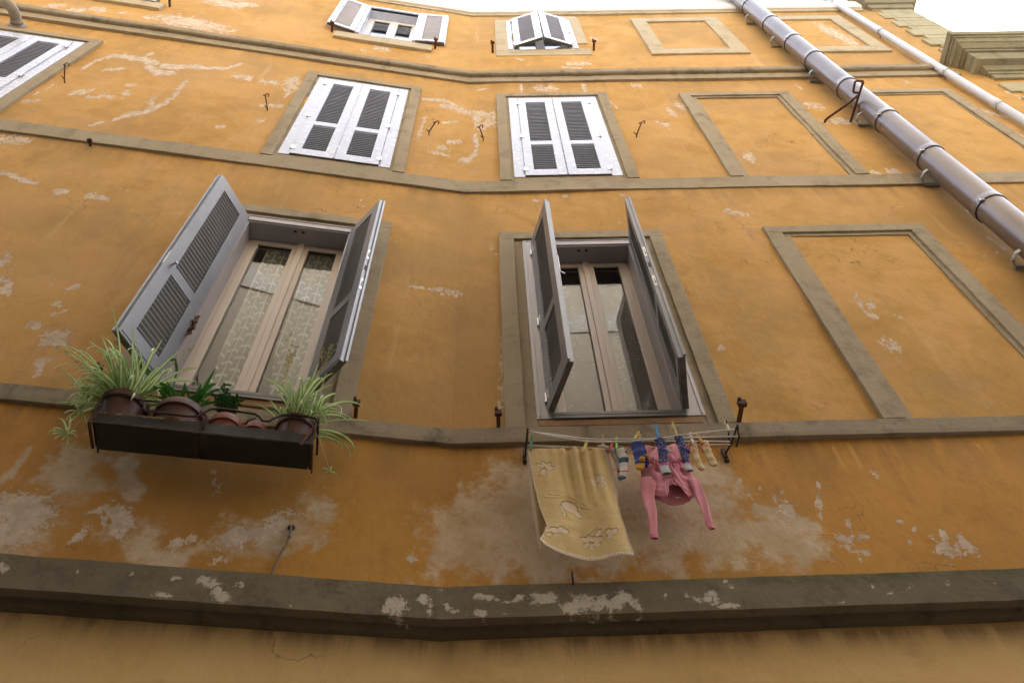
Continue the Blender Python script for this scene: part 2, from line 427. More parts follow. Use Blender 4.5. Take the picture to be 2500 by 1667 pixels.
M['stalk'] = m_plain('straw_stalk', (.42, .36, .14), (.50, .44, .19), 20, .6)
M['bloom'] = m_plain('pale_blossom', (.60, .58, .34), (.68, .66, .44), 20, .6)

# ---------------------------------------------------------------- wear fields
PATCHES=[
 ('L','p',0.042,3.82,[(-3.91,8.83),(-3.9,9.1),(-3.83,9.33),(-3.71,9.39),(-3.58,9.35),(-3.47,9.36),(-3.34,9.27)]),
 ('L','p',0.038,3.88,[(-3.52,9.47),(-3.49,9.61)]),
 ('L','p',0.049,3.68,[(-3.45,9.29),(-3.34,9.08),(-3.21,8.99),(-3.08,9.03)]),
 ('L','p',0.044,3.7,[(-3.27,9.25),(-3.15,9.23),(-3.03,9.32),(-2.92,9.36)]),
 ('L','p',0.033,3.68,[(-2.89,9.35),(-2.8,9.39),(-2.67,9.43),(-2.61,9.55),(-2.55,9.69)]),
 ('L','p',0.048,3.29,[(-2.91,8.79),(-2.9,8.56),(-2.88,8.33),(-2.9,8.11),(-2.95,7.94),(-3.02,7.81),(-3.11,7.7),(-3.16,7.59)]),
 ('L','p',0.026,3.11,[(-3.29,7.34),(-3.23,7.46)]),
 ('L','s',0.035,3.71,[(-3.72,8.85),(-3.58,8.98)]),
 ('L','s',0.049,3.44,[(-3.74,8.06),(-3.61,8.17)]),
 ('L','s',0.033,3.38,[(-3.59,8.0),(-3.48,8.05)]),
 ('L','s',0.033,3.38,[(-3.47,8.15),(-3.36,8.07)]),
 ('L','s',0.068,3.4,[(-3.31,8.25),(-3.29,8.23)]),
 ('L','s',0.029,3.5,[(-3.4,8.48),(-3.31,8.52)]),
 ('L','p',0.019,3.48,[(-4.0,7.85),(-3.97,8.04),(-3.95,8.27)]),
 ('L','s',0.03,3.36,[(-4.0,7.69),(-3.89,7.74)]),
 ('L','s',0.151,3.43,[(-1.93,9.28),(-1.89,9.15)]),
 ('L','s',0.04,3.32,[(-1.88,8.76),(-1.91,8.99)]),
 ('L','s',0.032,3.21,[(-2.07,8.44),(-1.87,8.49)]),
 ('L','s',0.055,3.08,[(-1.99,8.01),(-1.97,8.04)]),
 ('L','s',0.029,3.03,[(-2.32,7.67),(-2.24,7.74)]),
 ('L','s',0.033,3.0,[(-3.78,6.76),(-3.69,6.79),(-3.63,6.87)]),
 ('L','p',0.025,2.72,[(-3.54,6.21),(-3.42,6.17),(-3.31,6.1),(-3.22,6.1)]),
 ('L','p',0.011,2.64,[(-3.15,6.03),(-3.12,6.04)]),
 ('L','p',0.022,2.61,[(-3.05,6.03),(-2.97,6.0)]),
 ('L','p',0.02,2.56,[(-2.82,6.01),(-2.65,5.97)]),
 ('L','p',0.011,2.61,[(-2.65,6.19),(-2.62,6.17)]),
 ('L','p',0.009,2.54,[(-2.58,6.0),(-2.55,5.99)]),
 ('L','s',0.068,3.3,[(-3.03,8.13),(-3.0,8.06)]),
 ('L','s',0.053,3.54,[(-2.53,9.24),(-2.34,9.23)]),
 ('L','s',0.04,3.46,[(-2.23,9.18),(-2.05,9.17)]),
 ('L','P',0.0,4.36,[(-4.04,10.99),(-3.89,11.25),(-3.6,11.26),(-3.26,11.17),(-2.9,10.96),(-2.94,10.83),(-3.18,10.86),(-3.45,10.79),(-3.69,10.78),(-3.84,10.98)]),
 ('L','s',0.053,4.69,[(-4.65,11.03),(-4.48,11.0)]),
 ('L','s',0.05,4.81,[(-5.11,10.86),(-4.96,10.97)]),
 ('L','s',0.051,4.69,[(-4.85,10.81),(-4.71,10.83)]),
 ('L','p',0.019,4.62,[(-4.32,11.03),(-4.25,11.06)]),
 ('L','P',0.0,4.74,[(-3.69,12.23),(-3.47,12.4),(-3.08,12.5),(-2.97,12.36),(-3.13,12.07),(-3.46,12.05)]),
 ('L','s',0.043,3.18,[(-0.49,9.41),(-0.22,9.43),(-0.1,9.24)]),
 ('R','s',0.077,3.1,[(-0.27,9.25),(-0.05,9.19),(0.1,9.09),(0.24,9.08)]),
 ('R','s',0.105,3.01,[(0.1,8.99),(0.15,8.67),(0.24,8.8)]),
 ('R','p',0.047,2.77,[(0.09,8.42),(0.11,8.1),(0.1,7.9),(0.03,7.76),(-0.04,7.72)]),
 ('L','s',0.049,2.95,[(-0.45,8.8),(-0.47,8.36),(-0.47,8.19)]),
 ('L','s',0.049,2.83,[(-0.17,8.15),(-0.06,8.23)]),
 ('L','s',0.048,2.78,[(-0.27,8.0),(-0.17,7.96)]),
 ('L','s',0.027,2.75,[(-0.35,7.85),(-0.15,7.81)]),
 ('L','s',0.03,2.99,[(-0.25,8.71),(-0.08,8.83)]),
 ('R','s',0.038,3.03,[(0.3,9.13),(0.31,8.67)]),
 ('R','p',0.017,3.33,[(0.1,9.96),(0.24,10.0)]),
 ('R','p',0.037,3.34,[(0.62,10.12),(0.62,9.87)]),
 ('R','s',0.083,3.33,[(0.81,9.97),(0.89,9.92)]),
 ('R','s',0.083,3.33,[(0.96,9.97),(1.03,9.96)]),
 ('R','p',0.05,3.33,[(1.37,10.06),(1.36,9.84)]),
 ('R','g',0.031,3.17,[(1.61,9.45),(1.65,9.25)]),
 ('R','p',0.022,2.99,[(1.72,8.73),(1.72,8.69)]),
 ('L','s',0.068,3.87,[(-1.23,11.2),(-1.05,11.23)]),
 ('L','s',0.033,3.84,[(-1.38,11.01),(-1.31,10.95)]),
 ('L','s',0.063,4.56,[(-1.34,13.92),(-1.03,13.8),(-0.59,13.81),(-0.2,13.94)]),
 ('R','p',0.035,4.37,[(0.37,13.81),(1.16,13.66),(1.59,13.59)]),
 ('L','p',0.012,3.73,[(-0.59,11.12),(-0.5,11.17)]),
 ('R','p',0.022,3.69,[(0.6,11.28),(0.69,11.21)]),
 ('R','s',0.054,3.62,[(1.26,10.97),(1.53,10.99)]),
 ('R','p',0.018,3.57,[(1.16,10.85),(1.42,10.77)]),
 ('R','s',0.05,3.99,[(1.71,12.32),(1.76,12.24)]),
 ('R','s',0.024,2.44,[(0.61,6.79),(0.65,6.77)]),
 ('R','p',0.01,2.46,[(0.89,6.87),(0.92,6.85)]),
 ('R','p',0.006,2.34,[(1.27,6.49),(1.28,6.35)]),
 ('R','s',0.018,2.46,[(1.38,6.84),(1.41,6.83)]),
 ('L','P',0.0,1.45,[(-2.05,2.88),(-1.96,2.91),(-1.87,2.91),(-1.79,2.89),(-1.76,2.84),(-1.78,2.8),(-1.75,2.74),(-1.78,2.71),(-1.81,2.63),(-1.85,2.6),(-1.91,2.59)]),
 ('L','P',0.0,1.44,[(-1.62,2.87),(-1.5,2.91),(-1.43,2.87),(-1.41,2.82),(-1.41,2.75),(-1.44,2.72),(-1.51,2.76),(-1.55,2.8)]),
 ('L','G',0.0,1.43,[(-1.79,2.87),(-1.69,2.87),(-1.66,2.8),(-1.71,2.69),(-1.74,2.61),(-1.87,2.58),(-1.85,2.6),(-1.81,2.63),(-1.75,2.74)]),
 ('L','G',0.0,1.38,[(-1.51,2.69),(-1.43,2.7),(-1.37,2.77),(-1.28,2.74),(-1.2,2.69),(-1.16,2.64),(-1.17,2.58),(-1.27,2.57),(-1.4,2.61),(-1.5,2.64)]),
 ('L','s',0.036,1.36,[(-1.27,2.59),(-1.18,2.64),(-1.22,2.69)]),
 ('L','s',0.044,1.4,[(-1.64,2.62),(-1.6,2.72)]),
 ('L','s',0.026,1.42,[(-1.78,2.75),(-1.81,2.63)]),
 ('L','P',0.0,1.39,[(-1.01,2.75),(-0.97,2.83),(-0.88,2.85),(-0.8,2.93),(-0.72,2.95),(-0.72,2.85),(-0.75,2.78),(-0.83,2.72),(-0.93,2.73),(-0.98,2.7)]),
 ('L','G',0.0,1.37,[(-1.0,2.75),(-0.97,2.81),(-0.88,2.83),(-0.79,2.91),(-0.68,2.97),(-0.64,2.9),(-0.62,2.84),(-0.69,2.8),(-0.73,2.72),(-0.8,2.7),(-0.81,2.63),(-0.94,2.63),(-0.99,2.69)]),
 ('L','G',0.0,1.42,[(-0.7,3.03),(-0.58,3.09),(-0.55,2.99),(-0.59,2.93),(-0.67,2.89),(-0.71,2.97)]),
 ('L','p',0.015,1.32,[(-0.85,2.61),(-0.76,2.6)]),
 ('L','s',0.027,1.34,[(-1.03,2.61),(-0.97,2.63)]),
 ('L','g',0.027,1.35,[(-0.61,2.72),(-0.56,2.8)]),
 ('L','s',0.03,1.32,[(-0.16,2.8),(-0.16,2.73),(-0.14,2.71)]),
 ('L','p',0.03,1.31,[(-0.17,2.73),(-0.14,2.72)]),
 ('L','p',0.014,1.34,[(-0.13,2.84),(-0.12,2.85)]),
 ('L','p',0.011,1.28,[(-0.52,2.56),(-0.13,2.58)]),
 ('L','s',0.028,1.39,[(-1.22,2.73),(-1.07,2.74)]),
 ('R','g',0.011,1.44,[(0.05,3.36),(0.06,3.07)]),
 ('R','g',0.011,1.48,[(0.01,3.38),(0.01,3.28)]),
 ('L','s',0.03,1.49,[(-1.16,3.16),(-1.09,3.02)]),
 ('R','G',0.0,1.38,[(-0.07,2.62),(-0.1,2.83),(-0.04,3.03),(0.13,3.21),(0.22,3.37),(0.4,3.47),(0.63,3.53),(1.44,3.36),(1.46,3.16),(1.49,3.01),(1.61,2.91),(1.7,2.77),(1.59,2.64),(1.15,2.63),(0.55,2.61),(0.16,2.58)]),
 ('L','G',0.0,1.52,[(-1.91,2.94),(-1.93,3.11),(-1.87,3.28),(-1.7,3.24),(-1.61,3.07),(-1.6,2.92),(-1.65,2.88),(-1.74,2.88),(-1.85,2.92)]),
 ('L','g',0.028,1.56,[(-2.06,2.96),(-2.05,3.05),(-2.03,3.23)]),
 ('R','G',0.0,1.33,[(1.59,2.82),(1.65,2.88),(1.75,2.84),(1.78,2.75),(1.75,2.67),(1.56,2.65)]),
 ('R','g',0.074,1.37,[(1.54,3.01),(1.65,2.96),(1.79,2.88)]),
 ('R','P',0.0,1.4,[(1.64,3.09),(1.67,3.04),(1.7,3.08),(1.73,2.97),(1.66,2.96),(1.65,3.03)]),
 ('R','p',0.026,1.36,[(1.95,2.92),(1.96,2.87)]),
 ('R','p',0.043,1.34,[(1.87,2.83),(1.92,2.8)]),
 ('R','p',0.014,1.34,[(1.97,2.81),(2.03,2.82)]),
 ('R','p',0.024,1.3,[(1.92,2.67),(1.93,2.65)]),
 ('R','p',0.014,1.36,[(2.19,2.91),(2.22,2.9)]),
 ('R','p',0.016,1.35,[(2.25,2.87),(2.26,2.84)]),
 ('R','p',0.012,1.33,[(2.19,2.77),(2.2,2.76)]),
 ('R','P',0.0,1.31,[(2.3,2.74),(2.39,2.75),(2.43,2.79),(2.45,2.76),(2.47,2.69),(2.35,2.67),(2.31,2.65),(2.3,2.71)]),
 ('R','p',0.031,1.34,[(2.38,2.83),(2.36,2.77)]),
 ('R','p',0.018,1.3,[(2.67,2.69),(2.68,2.68)]),
 ('R','s',0.015,1.4,[(1.89,3.18),(1.85,3.04),(1.83,2.94)]),
 ('R','s',0.016,1.46,[(2.21,3.27),(2.21,3.2)]),
 ('R','y',0.018,1.5,[(2.07,3.48),(2.07,3.31)]),
 ('R','y',0.023,1.5,[(2.16,3.48),(2.16,3.29)]),
 ('R','y',0.016,1.5,[(2.34,3.47),(2.32,3.31)]),
 ('R','y',0.016,1.49,[(2.85,3.44),(2.88,3.23)]),
 ('R','y',0.016,1.5,[(2.6,3.44),(2.63,3.3)]),
 ('R','s',0.041,1.32,[(1.85,2.76),(1.97,2.71)]),
 ('R','s',0.022,1.43,[(1.49,3.24),(1.54,3.05)]),
 ('R','p',0.011,1.44,[(1.58,3.18),(1.6,3.17)]),
 ('R','p',0.008,1.48,[(1.55,3.33),(1.56,3.32)]),
 ('L','p',0.038,2.61,[(-3.03,6.01),(-2.99,6.01)]),
 ('L','s',0.041,2.56,[(-2.81,6.01),(-2.66,5.98)]),
 ('L','p',0.015,2.3,[(-2.78,5.17),(-2.74,5.17)]),
 ('L','p',0.011,2.14,[(-2.54,4.66),(-2.55,4.75),(-2.56,4.85)]),
 ('L','s',0.047,2.11,[(-2.42,4.69),(-2.41,4.72)]),
 ('L','s',0.034,2.01,[(-2.4,4.37),(-2.35,4.43)]),
 ('L','P',0.0,1.91,[(-2.37,4.17),(-2.3,4.21),(-2.23,4.15),(-2.24,4.06),(-2.31,4.05)]),
 ('L','s',0.076,1.92,[(-2.32,4.11),(-2.27,4.17)]),
 ('L','s',0.072,1.83,[(-2.26,3.83),(-2.27,3.91)]),
 ('L','s',0.023,2.04,[(-2.45,4.49),(-2.4,4.5)]),
 ('L','p',0.013,2.39,[(-2.59,5.55),(-2.56,5.51)]),
 ('L','s',0.043,1.97,[(-2.49,4.26),(-2.43,4.22)]),
 ('L','s',0.045,2.12,[(-2.81,4.64),(-2.73,4.55)]),
 ('L','P',0.0,2.15,[(-2.87,4.73),(-2.85,4.79),(-2.77,4.64),(-2.78,4.54)]),
 ('L','s',0.029,2.23,[(-0.54,5.9),(-0.52,5.86)]),
 ('L','s',0.026,2.22,[(-0.48,5.88),(-0.44,5.87)]),
 ('L','s',0.017,2.44,[(-0.85,6.54),(-0.82,6.42)]),
 ('R','s',0.018,2.18,[(0.23,5.93),(0.28,5.79)]),
 ('R','s',0.017,1.98,[(0.28,5.19),(0.29,5.05)]),
 ('R','s',0.01,1.72,[(0.3,4.62),(0.28,3.82)]),
 ('R','p',0.004,2.33,[(1.27,6.5),(1.29,6.28)]),
 ('R','s',0.024,2.46,[(0.87,6.87),(0.91,6.85)]),
 ('R','p',0.012,2.44,[(0.63,6.79),(0.65,6.78)]),
 ('R','p',0.012,2.46,[(1.38,6.84),(1.41,6.84)]),
 ('R','s',0.028,2.35,[(2.19,6.46),(2.32,6.37)]),
 ('R','s',0.013,1.79,[(1.68,4.44),(1.7,4.45)]),
 ('R','s',0.052,3.36,[(1.95,10.06),(2.04,9.98)]),
 ('R','s',0.078,3.14,[(3.78,9.26),(3.91,9.16)]),
 ('R','p',0.033,3.34,[(3.88,9.96),(3.9,9.85)]),
 ('R','p',0.025,3.38,[(5.2,10.07),(5.23,9.96)]),
 ('R','s',0.056,2.98,[(2.03,8.72),(2.13,8.6)]),
 ('R','s',0.068,3.09,[(2.22,9.12),(2.24,9.0)]),
 ('R','s',0.075,3.04,[(5.62,8.89),(5.7,8.71)]),
 ('R','s',0.053,2.87,[(5.58,8.33),(5.59,8.06)]),
 ('R','p',0.047,3.01,[(3.94,8.74),(4.0,8.71)]),
 ('R','s',0.056,2.98,[(3.78,8.66),(4.18,8.61)]),
 ('R','p',0.016,2.2,[(3.84,5.89),(3.9,5.81)]),
 ('R','p',0.012,2.13,[(3.96,5.61),(3.98,5.59)]),
 ('R','s',0.225,4.04,[(5.15,12.63),(5.23,12.06)]),
 ('R','s',0.111,4.47,[(3.84,14.06),(4.44,13.77)]),
 ('R','s',0.098,3.15,[(2.35,9.3),(2.39,9.24)]),
 ('R','s',0.102,2.71,[(2.72,7.71),(2.72,7.67)]),
 ('R','s',0.021,2.35,[(2.21,6.51),(2.38,6.36)]),
 ('R','p',0.009,2.42,[(4.03,6.63),(4.04,6.61)]),
 ('R','p',0.015,2.37,[(4.21,6.46),(4.23,6.42)]),
 ('R','s',0.027,2.14,[(4.08,5.65),(4.1,5.64)]),
 ('R','g',0.041,2.19,[(4.16,5.92),(4.18,5.71)]),
 ('R','s',0.065,2.6,[(3.9,7.28),(3.99,7.25)]),
 ('R','s',0.048,2.59,[(3.75,7.26),(3.8,7.24)]),
 ('R','p',0.038,1.92,[(2.78,5.04),(2.76,4.84),(2.8,4.76)]),
 ('R','p',0.036,1.93,[(2.84,4.95),(2.84,4.9)]),
 ('R','s',0.088,1.8,[(2.76,4.46),(2.78,4.41)]),
 ('R','p',0.026,1.89,[(2.95,4.79),(2.97,4.76)]),
 ('R','p',0.011,2.34,[(1.27,6.48),(1.28,6.31)]),
 ('R','p',0.009,1.89,[(2.14,4.92),(2.14,4.65)]),
 ('L','s',0.018,2.0,[(-0.35,5.2),(-0.21,5.19),(0.02,5.21)]),
 ('L','s',0.049,1.99,[(-0.12,5.19),(0.02,5.19)]),
 ('L','s',0.095,2.25,[(-2.95,4.93),(-2.92,4.91)]),
 ('L','s',0.086,3.0,[(-3.8,6.79),(-3.61,6.82)]),
 ('L','s',0.038,2.61,[(-3.03,5.98),(-2.98,6.0)]),
 ('L','g',0.086,1.51,[(-1.59,3.16),(-1.47,2.97)]),
 ('R','s',0.049,3.23,[(6.21,9.59),(6.23,9.35)]),
 ('L','c',0.034,1.29,[(-1.01,2.42),(-0.96,2.42),(-0.93,2.37),(-0.9,2.34)]),
 ('L','c',0.022,1.3,[(-0.86,2.42),(-0.85,2.42)]),
 ('L','c',0.012,1.29,[(-1.17,2.34),(-1.09,2.33)]),
 ('L','c',0.013,1.33,[(-1.31,2.42),(-1.28,2.43)]),
 ('L','c',0.017,1.31,[(-1.13,2.42),(-1.09,2.42)]),
 ('L','c',0.024,1.36,[(-1.8,2.41),(-1.77,2.4)]),
 ('L','c',0.011,1.34,[(-1.51,2.4),(-1.49,2.42)]),
 ('L','c',0.012,1.27,[(-0.79,2.34),(-0.79,2.33)]),
 ('L','c',0.012,1.25,[(-0.53,2.36),(-0.53,2.35)]),
 ('L','c',0.027,1.24,[(-0.25,2.39),(-0.24,2.35)]),
 ('L','c',0.054,1.23,[(-0.19,2.39),(-0.18,2.35)]),
 ('L','c',0.032,1.23,[(-0.1,2.42),(-0.08,2.4),(-0.06,2.35)]),
 ('R','c',0.018,1.24,[(0.02,2.41),(0.03,2.37)]),
 ('R','c',0.027,1.23,[(0.05,2.36),(0.07,2.35)]),
 ('R','c',0.019,1.25,[(0.15,2.43),(0.23,2.42)]),
 ('R','c',0.023,1.22,[(0.16,2.35),(0.19,2.34)]),
 ('L','c',0.012,1.26,[(-0.65,2.35),(-0.64,2.34)]),
 ('L','c',0.01,1.27,[(-0.86,2.35),(-0.85,2.34)]),
 ('R','c',0.013,1.24,[(0.25,2.4),(0.29,2.39)]),
 ('R','c',0.018,1.22,[(0.26,2.34),(0.29,2.34)]),
 ('R','c',0.046,1.24,[(0.39,2.42),(0.42,2.41),(0.48,2.42)]),
 ('R','c',0.019,1.25,[(0.32,2.41),(0.34,2.43)]),
 ('R','c',0.065,1.23,[(0.55,2.37),(0.61,2.39),(0.65,2.38)]),
 ('R','c',0.056,1.24,[(0.69,2.39),(0.73,2.36),(0.77,2.42),(0.8,2.39)]),
 ('R','c',0.028,1.23,[(0.83,2.36),(0.84,2.34)]),
 ('R','c',0.022,1.24,[(1.06,2.41),(1.1,2.38)]),
 ('R','c',0.042,1.24,[(1.15,2.41),(1.16,2.37)]),
 ('R','c',0.015,1.23,[(1.2,2.35),(1.28,2.35)]),
 ('R','c',0.008,1.23,[(1.64,2.35),(1.71,2.35)]),
 ('R','c',0.013,1.24,[(2.15,2.39),(2.15,2.38)]),
 ('R','c',0.013,1.25,[(2.19,2.44),(2.19,2.42)]),
 ('R','c',0.011,1.25,[(2.31,2.44),(2.33,2.42)]),
 ('R','c',0.009,1.26,[(2.38,2.44),(2.39,2.43)]),
 ('R','c',0.008,1.26,[(2.47,2.44),(2.49,2.44)]),
 ('R','c',0.009,1.25,[(2.0,2.43),(2.0,2.41)]),
 ('R','c',0.007,1.25,[(1.61,2.4),(1.64,2.47)]),
 ('R','c',0.007,1.25,[(1.86,2.44),(1.86,2.42)]),
 ('R','c',0.007,1.24,[(1.92,2.39),(1.94,2.38)]),
 ('R','c',0.028,1.26,[(1.24,2.47),(1.25,2.45)]),
 ('R','c',0.009,1.2,[(0.91,2.28),(0.93,2.27)]),
 ('R','c',0.005,1.2,[(0.84,2.26),(1.11,2.27)]),
 ('R','c',0.008,1.25,[(2.04,2.44),(2.06,2.43)]),
 ('R','c',0.009,1.24,[(0.95,2.42),(0.97,2.39)]),
]

def seg_dist(px, pz, pts, k):
    best = np.full(px.shape, 1e9)
    if len(pts) == 1: return np.hypot(px-pts[0][0], (pz-pts[0][1])/k)
    for (a, b), (c, d) in zip(pts[:-1], pts[1:]):
        ax, az, cx, cz = a, b/k, c, d/k; ex, ez = cx-ax, cz-az
        t = np.clip(((px-ax)*ex+(pz/k-az)*ez)/(ex*ex+ez*ez+1e-9), 0, 1)
        best = np.minimum(best, np.hypot(px-ax-t*ex, pz/k-az-t*ez))
    return best
def inside(px, pz, pts):
    r = np.zeros(px.shape, bool); j = len(pts)-1
    for i in range(len(pts)):
        (xi, zi), (xj, zj) = pts[i], pts[j]
        if zi != zj:
            r ^= ((zi > pz) != (zj > pz)) & (px < (xj-xi)*(pz-zi)/(zj-zi)+xi)
        j = i
    return r
def wear(side, u, z, kinds):
    """(pale peel, grey render, speckle, streak) over the points (u, z) of a wall"""
    out = np.zeros((len(u), 4))
    for sd, kind, w, k, pts in PATCHES:
        if kind not in kinds or (sd != side and min(abs(p[0]) for p in pts) > 1.0): continue
        us = [p[0] for p in pts]; zs = [p[1] for p in pts]; m = w*1.3+.3
        sel = np.nonzero((u > min(us)-m) & (u < max(us)+m) & (z > min(zs)-m*k) & (z < max(zs)+m*k))[0]
        if not len(sel): continue
        pu, pz = u[sel], z[sel]
        if kind in 'PG':
            d = seg_dist(pu, pz, pts+[pts[0]], k); d = np.where(inside(pu, pz, pts), d, -d)
            s = np.clip(.5+d/(.20 if kind == 'P' else .62), 0, 1); ch = 0 if kind == 'P' else 1
        else:
            d = seg_dist(pu, pz, pts, k)
            s = np.clip(.5+(w/2-d)/(1.5*max(w, .02)), 0, 1); ch = {'p': 0, 'g': 1, 's': 2, 'y': 3, 'c': 0}[kind]
            if kind == 's': s = np.clip(1.15-d/max(w, .03), 0, 1)
        out[sel, ch] = np.maximum(out[sel, ch], s)
    return out
COURSES = [(6.94, 'L'), (10.2, ''), (13.78, ''), (3.53, ''), (2.28, '')]
def put_color(me, name, arr):
    a = me.attributes.new(name, 'FLOAT_COLOR', 'POINT'); c = np.ones((len(arr), 4), np.float32); c[:, :arr.shape[1]] = arr
    a.data.foreach_set('color', c.ravel())

def wall_sheet(side, u0, u1, z0, z1, holes, su=.03, sz=.045):
    us = set(np.round(np.linspace(u0, u1, int((u1-u0)/su)+1), 4)); zs = set(np.round(np.linspace(z0, z1, int((z1-z0)/sz)+1), 4))
    def snap(s, vals):
        for v in vals:
            near = [q for q in s if abs(q-v) < .014]
            for q in near: s.discard(q)
            s.add(round(v, 4))
        return np.array(sorted(s))
    us = snap(us, [h[i] for h in holes for i in (0, 1)]+[u0, u1]); zs = snap(zs, [h[i] for h in holes for i in (2, 3)]+[z0, z1])
    UU, ZZ = np.meshgrid(us, zs, indexing='ij'); nu, nz = UU.shape
    dd = .004*np.sin(UU*1.7+ZZ*.6)+.004*np.sin(UU*.8-ZZ*1.3+2)+.0025*np.sin(UU*4.1+ZZ*2.9+1)+.002*np.sin(ZZ*6.3-UU*2.2)
    rim = np.minimum(1, np.minimum(np.abs(UU-u0), np.abs(UU-u1))/.3); dd *= rim
    t, n = FR[side]; V = O+UU.reshape(-1, 1)*t+dd.reshape(-1, 1)*n+ZZ.reshape(-1, 1)*UP
    uc = (us[1:]+us[:-1])/2; zc = (zs[1:]+zs[:-1])/2; keep = np.ones((nu-1, nz-1), bool)
    for a, b, c, d in holes: keep &= ~(((uc > a) & (uc < b))[:, None] & ((zc > c) & (zc < d))[None, :])
    I, J = np.nonzero(keep); q = np.stack([I*nz+J, (I+1)*nz+J, (I+1)*nz+J+1, I*nz+J+1], 1)
    w = wear(side, UU.ravel(), ZZ.ravel(), 'pPgGsy')
    # fine sprinkling of flaking over the upper storeys, less on the right
    zr, ur = ZZ.ravel(), UU.ravel()
    zone = np.zeros((len(ur), 4)); zone[:, 0] = (zr < 2.29); zone[:, 1] = w[:, 3]; zone[:, 3] = np.clip((zr-3.55)/.08, 0, 1)
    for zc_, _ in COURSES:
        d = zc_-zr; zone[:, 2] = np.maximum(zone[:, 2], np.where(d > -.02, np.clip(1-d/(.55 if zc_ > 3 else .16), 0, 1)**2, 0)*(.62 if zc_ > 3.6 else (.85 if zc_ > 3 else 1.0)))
    return V, q, w, zone

def box_side(V, q, w, zone, V2, q2, w2, zone2):
    return np.vstack([V, V2]), np.vstack([q, q2+len(V)]), np.vstack([w, w2]), np.vstack([zone, zone2])

TOP = 15.6
HOLES_L = [(-1.615, -.843, 3.79, 5.93), (-1.59, -.76, 7.30, 9.53), (-5.09, -4.27, 7.30, 9.53), (-1.525, -.768, 11.75, 13.28)]
HOLES_R = [(.579, 1.316, 3.79, 5.92), (.54, 1.38, 7.30, 9.53), (.60, 1.38, 11.73, 13.30)]

# ---------------------------------------------------------------- building
bld = thing('apartment_building', 'old ochre stucco apartment building with peeling paint, louvred shutters and beige bands', 'building', tuple(wp('R', 0, 0, GROUND)))
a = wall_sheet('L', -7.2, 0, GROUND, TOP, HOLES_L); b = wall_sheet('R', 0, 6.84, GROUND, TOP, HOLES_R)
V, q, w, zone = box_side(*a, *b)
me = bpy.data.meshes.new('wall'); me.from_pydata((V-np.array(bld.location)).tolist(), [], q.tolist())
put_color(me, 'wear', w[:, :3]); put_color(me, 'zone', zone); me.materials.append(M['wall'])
me.polygons.foreach_set('use_smooth', [True]*len(me.polygons))
ow = bpy.data.objects.new('wall', me); C.objects.link(ow); ow.parent = bld
# the flank at the right corner, and the back of the block, so that it is a solid house
m = MB('R'); m.box(6.60, 6.838, -7.0, -.01, GROUND, TOP); m.box(-.2, 6.838, -7.2, -7.0, GROUND, TOP); m.build('side_wall', M['wall'], bld)
m = MB('R'); m.box(-7.5, 6.85, -7.2, -.30, TOP-.02, TOP+.12); m.build('roof', M['attic'], bld)

# string courses, mitred where the wall bends
def strip(name, prof, mat, u0, u1, label=None, slope=0.0, fine=None, amp=.003, holes=()):
    k = math.tan(AL/2)
    for sd, a, b in (('L', u0, 0.0), ('R', 0.0, u1)):
        m = MB(sd); m.course(prof, a, b, step=.06 if fine is None else fine, amp=amp, du1=-k if sd == 'L' else 0.0, du0=k if sd == 'R' else 0.0)
        if slope: m.v = [(u, d, z+slope*u) for u, d, z in m.v]
        o = m.build(name, mat, bld)
        if fine is not None:
            me = o.data; vv = np.array(m.v); ww = wear(sd, vv[:, 0], vv[:, 2], 'c')
            ww[:, 1] = np.clip((vv[:, 0]-.6)/.8, 0, 1)*np.clip((vv[:, 2]-slope*vv[:, 0]-2.425)/.045, 0, 1)
            put_color(me, 'wear', ww[:, :3])
strip('string_course', [(-.04, 3.53), (.027, 3.53), (.030, 3.56), (.030, 3.652), (.012, 3.664), (-.04, 3.664)], M['trim_grime'], -7.2, 6.84)
strip('string_course', [(-.04, 6.94), (.020, 6.94), (.022, 7.165), (.010, 7.176), (-.04, 7.176)], M['trim'], -7.2, 6.84)
strip('string_course', [(-.04, 10.19), (.030, 10.19), (.032, 10.37), (-.04, 10.37)], M['trim'], -7.2, 5.97)
strip('string_course', [(-.05, 10.355), (.065, 10.357), (.080, 10.372), (.083, 10.465), (.05, 10.48), (-.05, 10.48)], M['trim_grime'], -7.2, 5.82)
zs_ = list(np.linspace(2.322, 2.487, 10))
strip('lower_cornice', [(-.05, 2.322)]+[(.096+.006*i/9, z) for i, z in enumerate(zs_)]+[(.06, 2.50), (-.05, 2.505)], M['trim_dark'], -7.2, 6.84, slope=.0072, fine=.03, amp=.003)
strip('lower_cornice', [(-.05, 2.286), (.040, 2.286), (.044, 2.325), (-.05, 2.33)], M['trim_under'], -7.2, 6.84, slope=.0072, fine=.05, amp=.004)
strip('eaves_cornice', [(-.05, 13.70), (.025, 13.70), (.03, 13.78), (-.05, 13.79)], M['trim_top'], -7.2, 6.1)
strip('eaves_cornice', [(-.05, 13.775), (.055, 13.78), (.075, 13.83), (.08, 14.08), (.05, 14.10), (-.05, 14.10)], M['attic'], -7.2, 6.1)
m = MB('L'); m.box(-7.2, 0, -.02, .02, 14.06, TOP-.01); m.build('attic_band', M['attic'], bld)
m = MB('R'); m.box(.002, 6.12, -.02, .02, 14.06, TOP-.01); m.build('attic_band', M['attic'], bld)

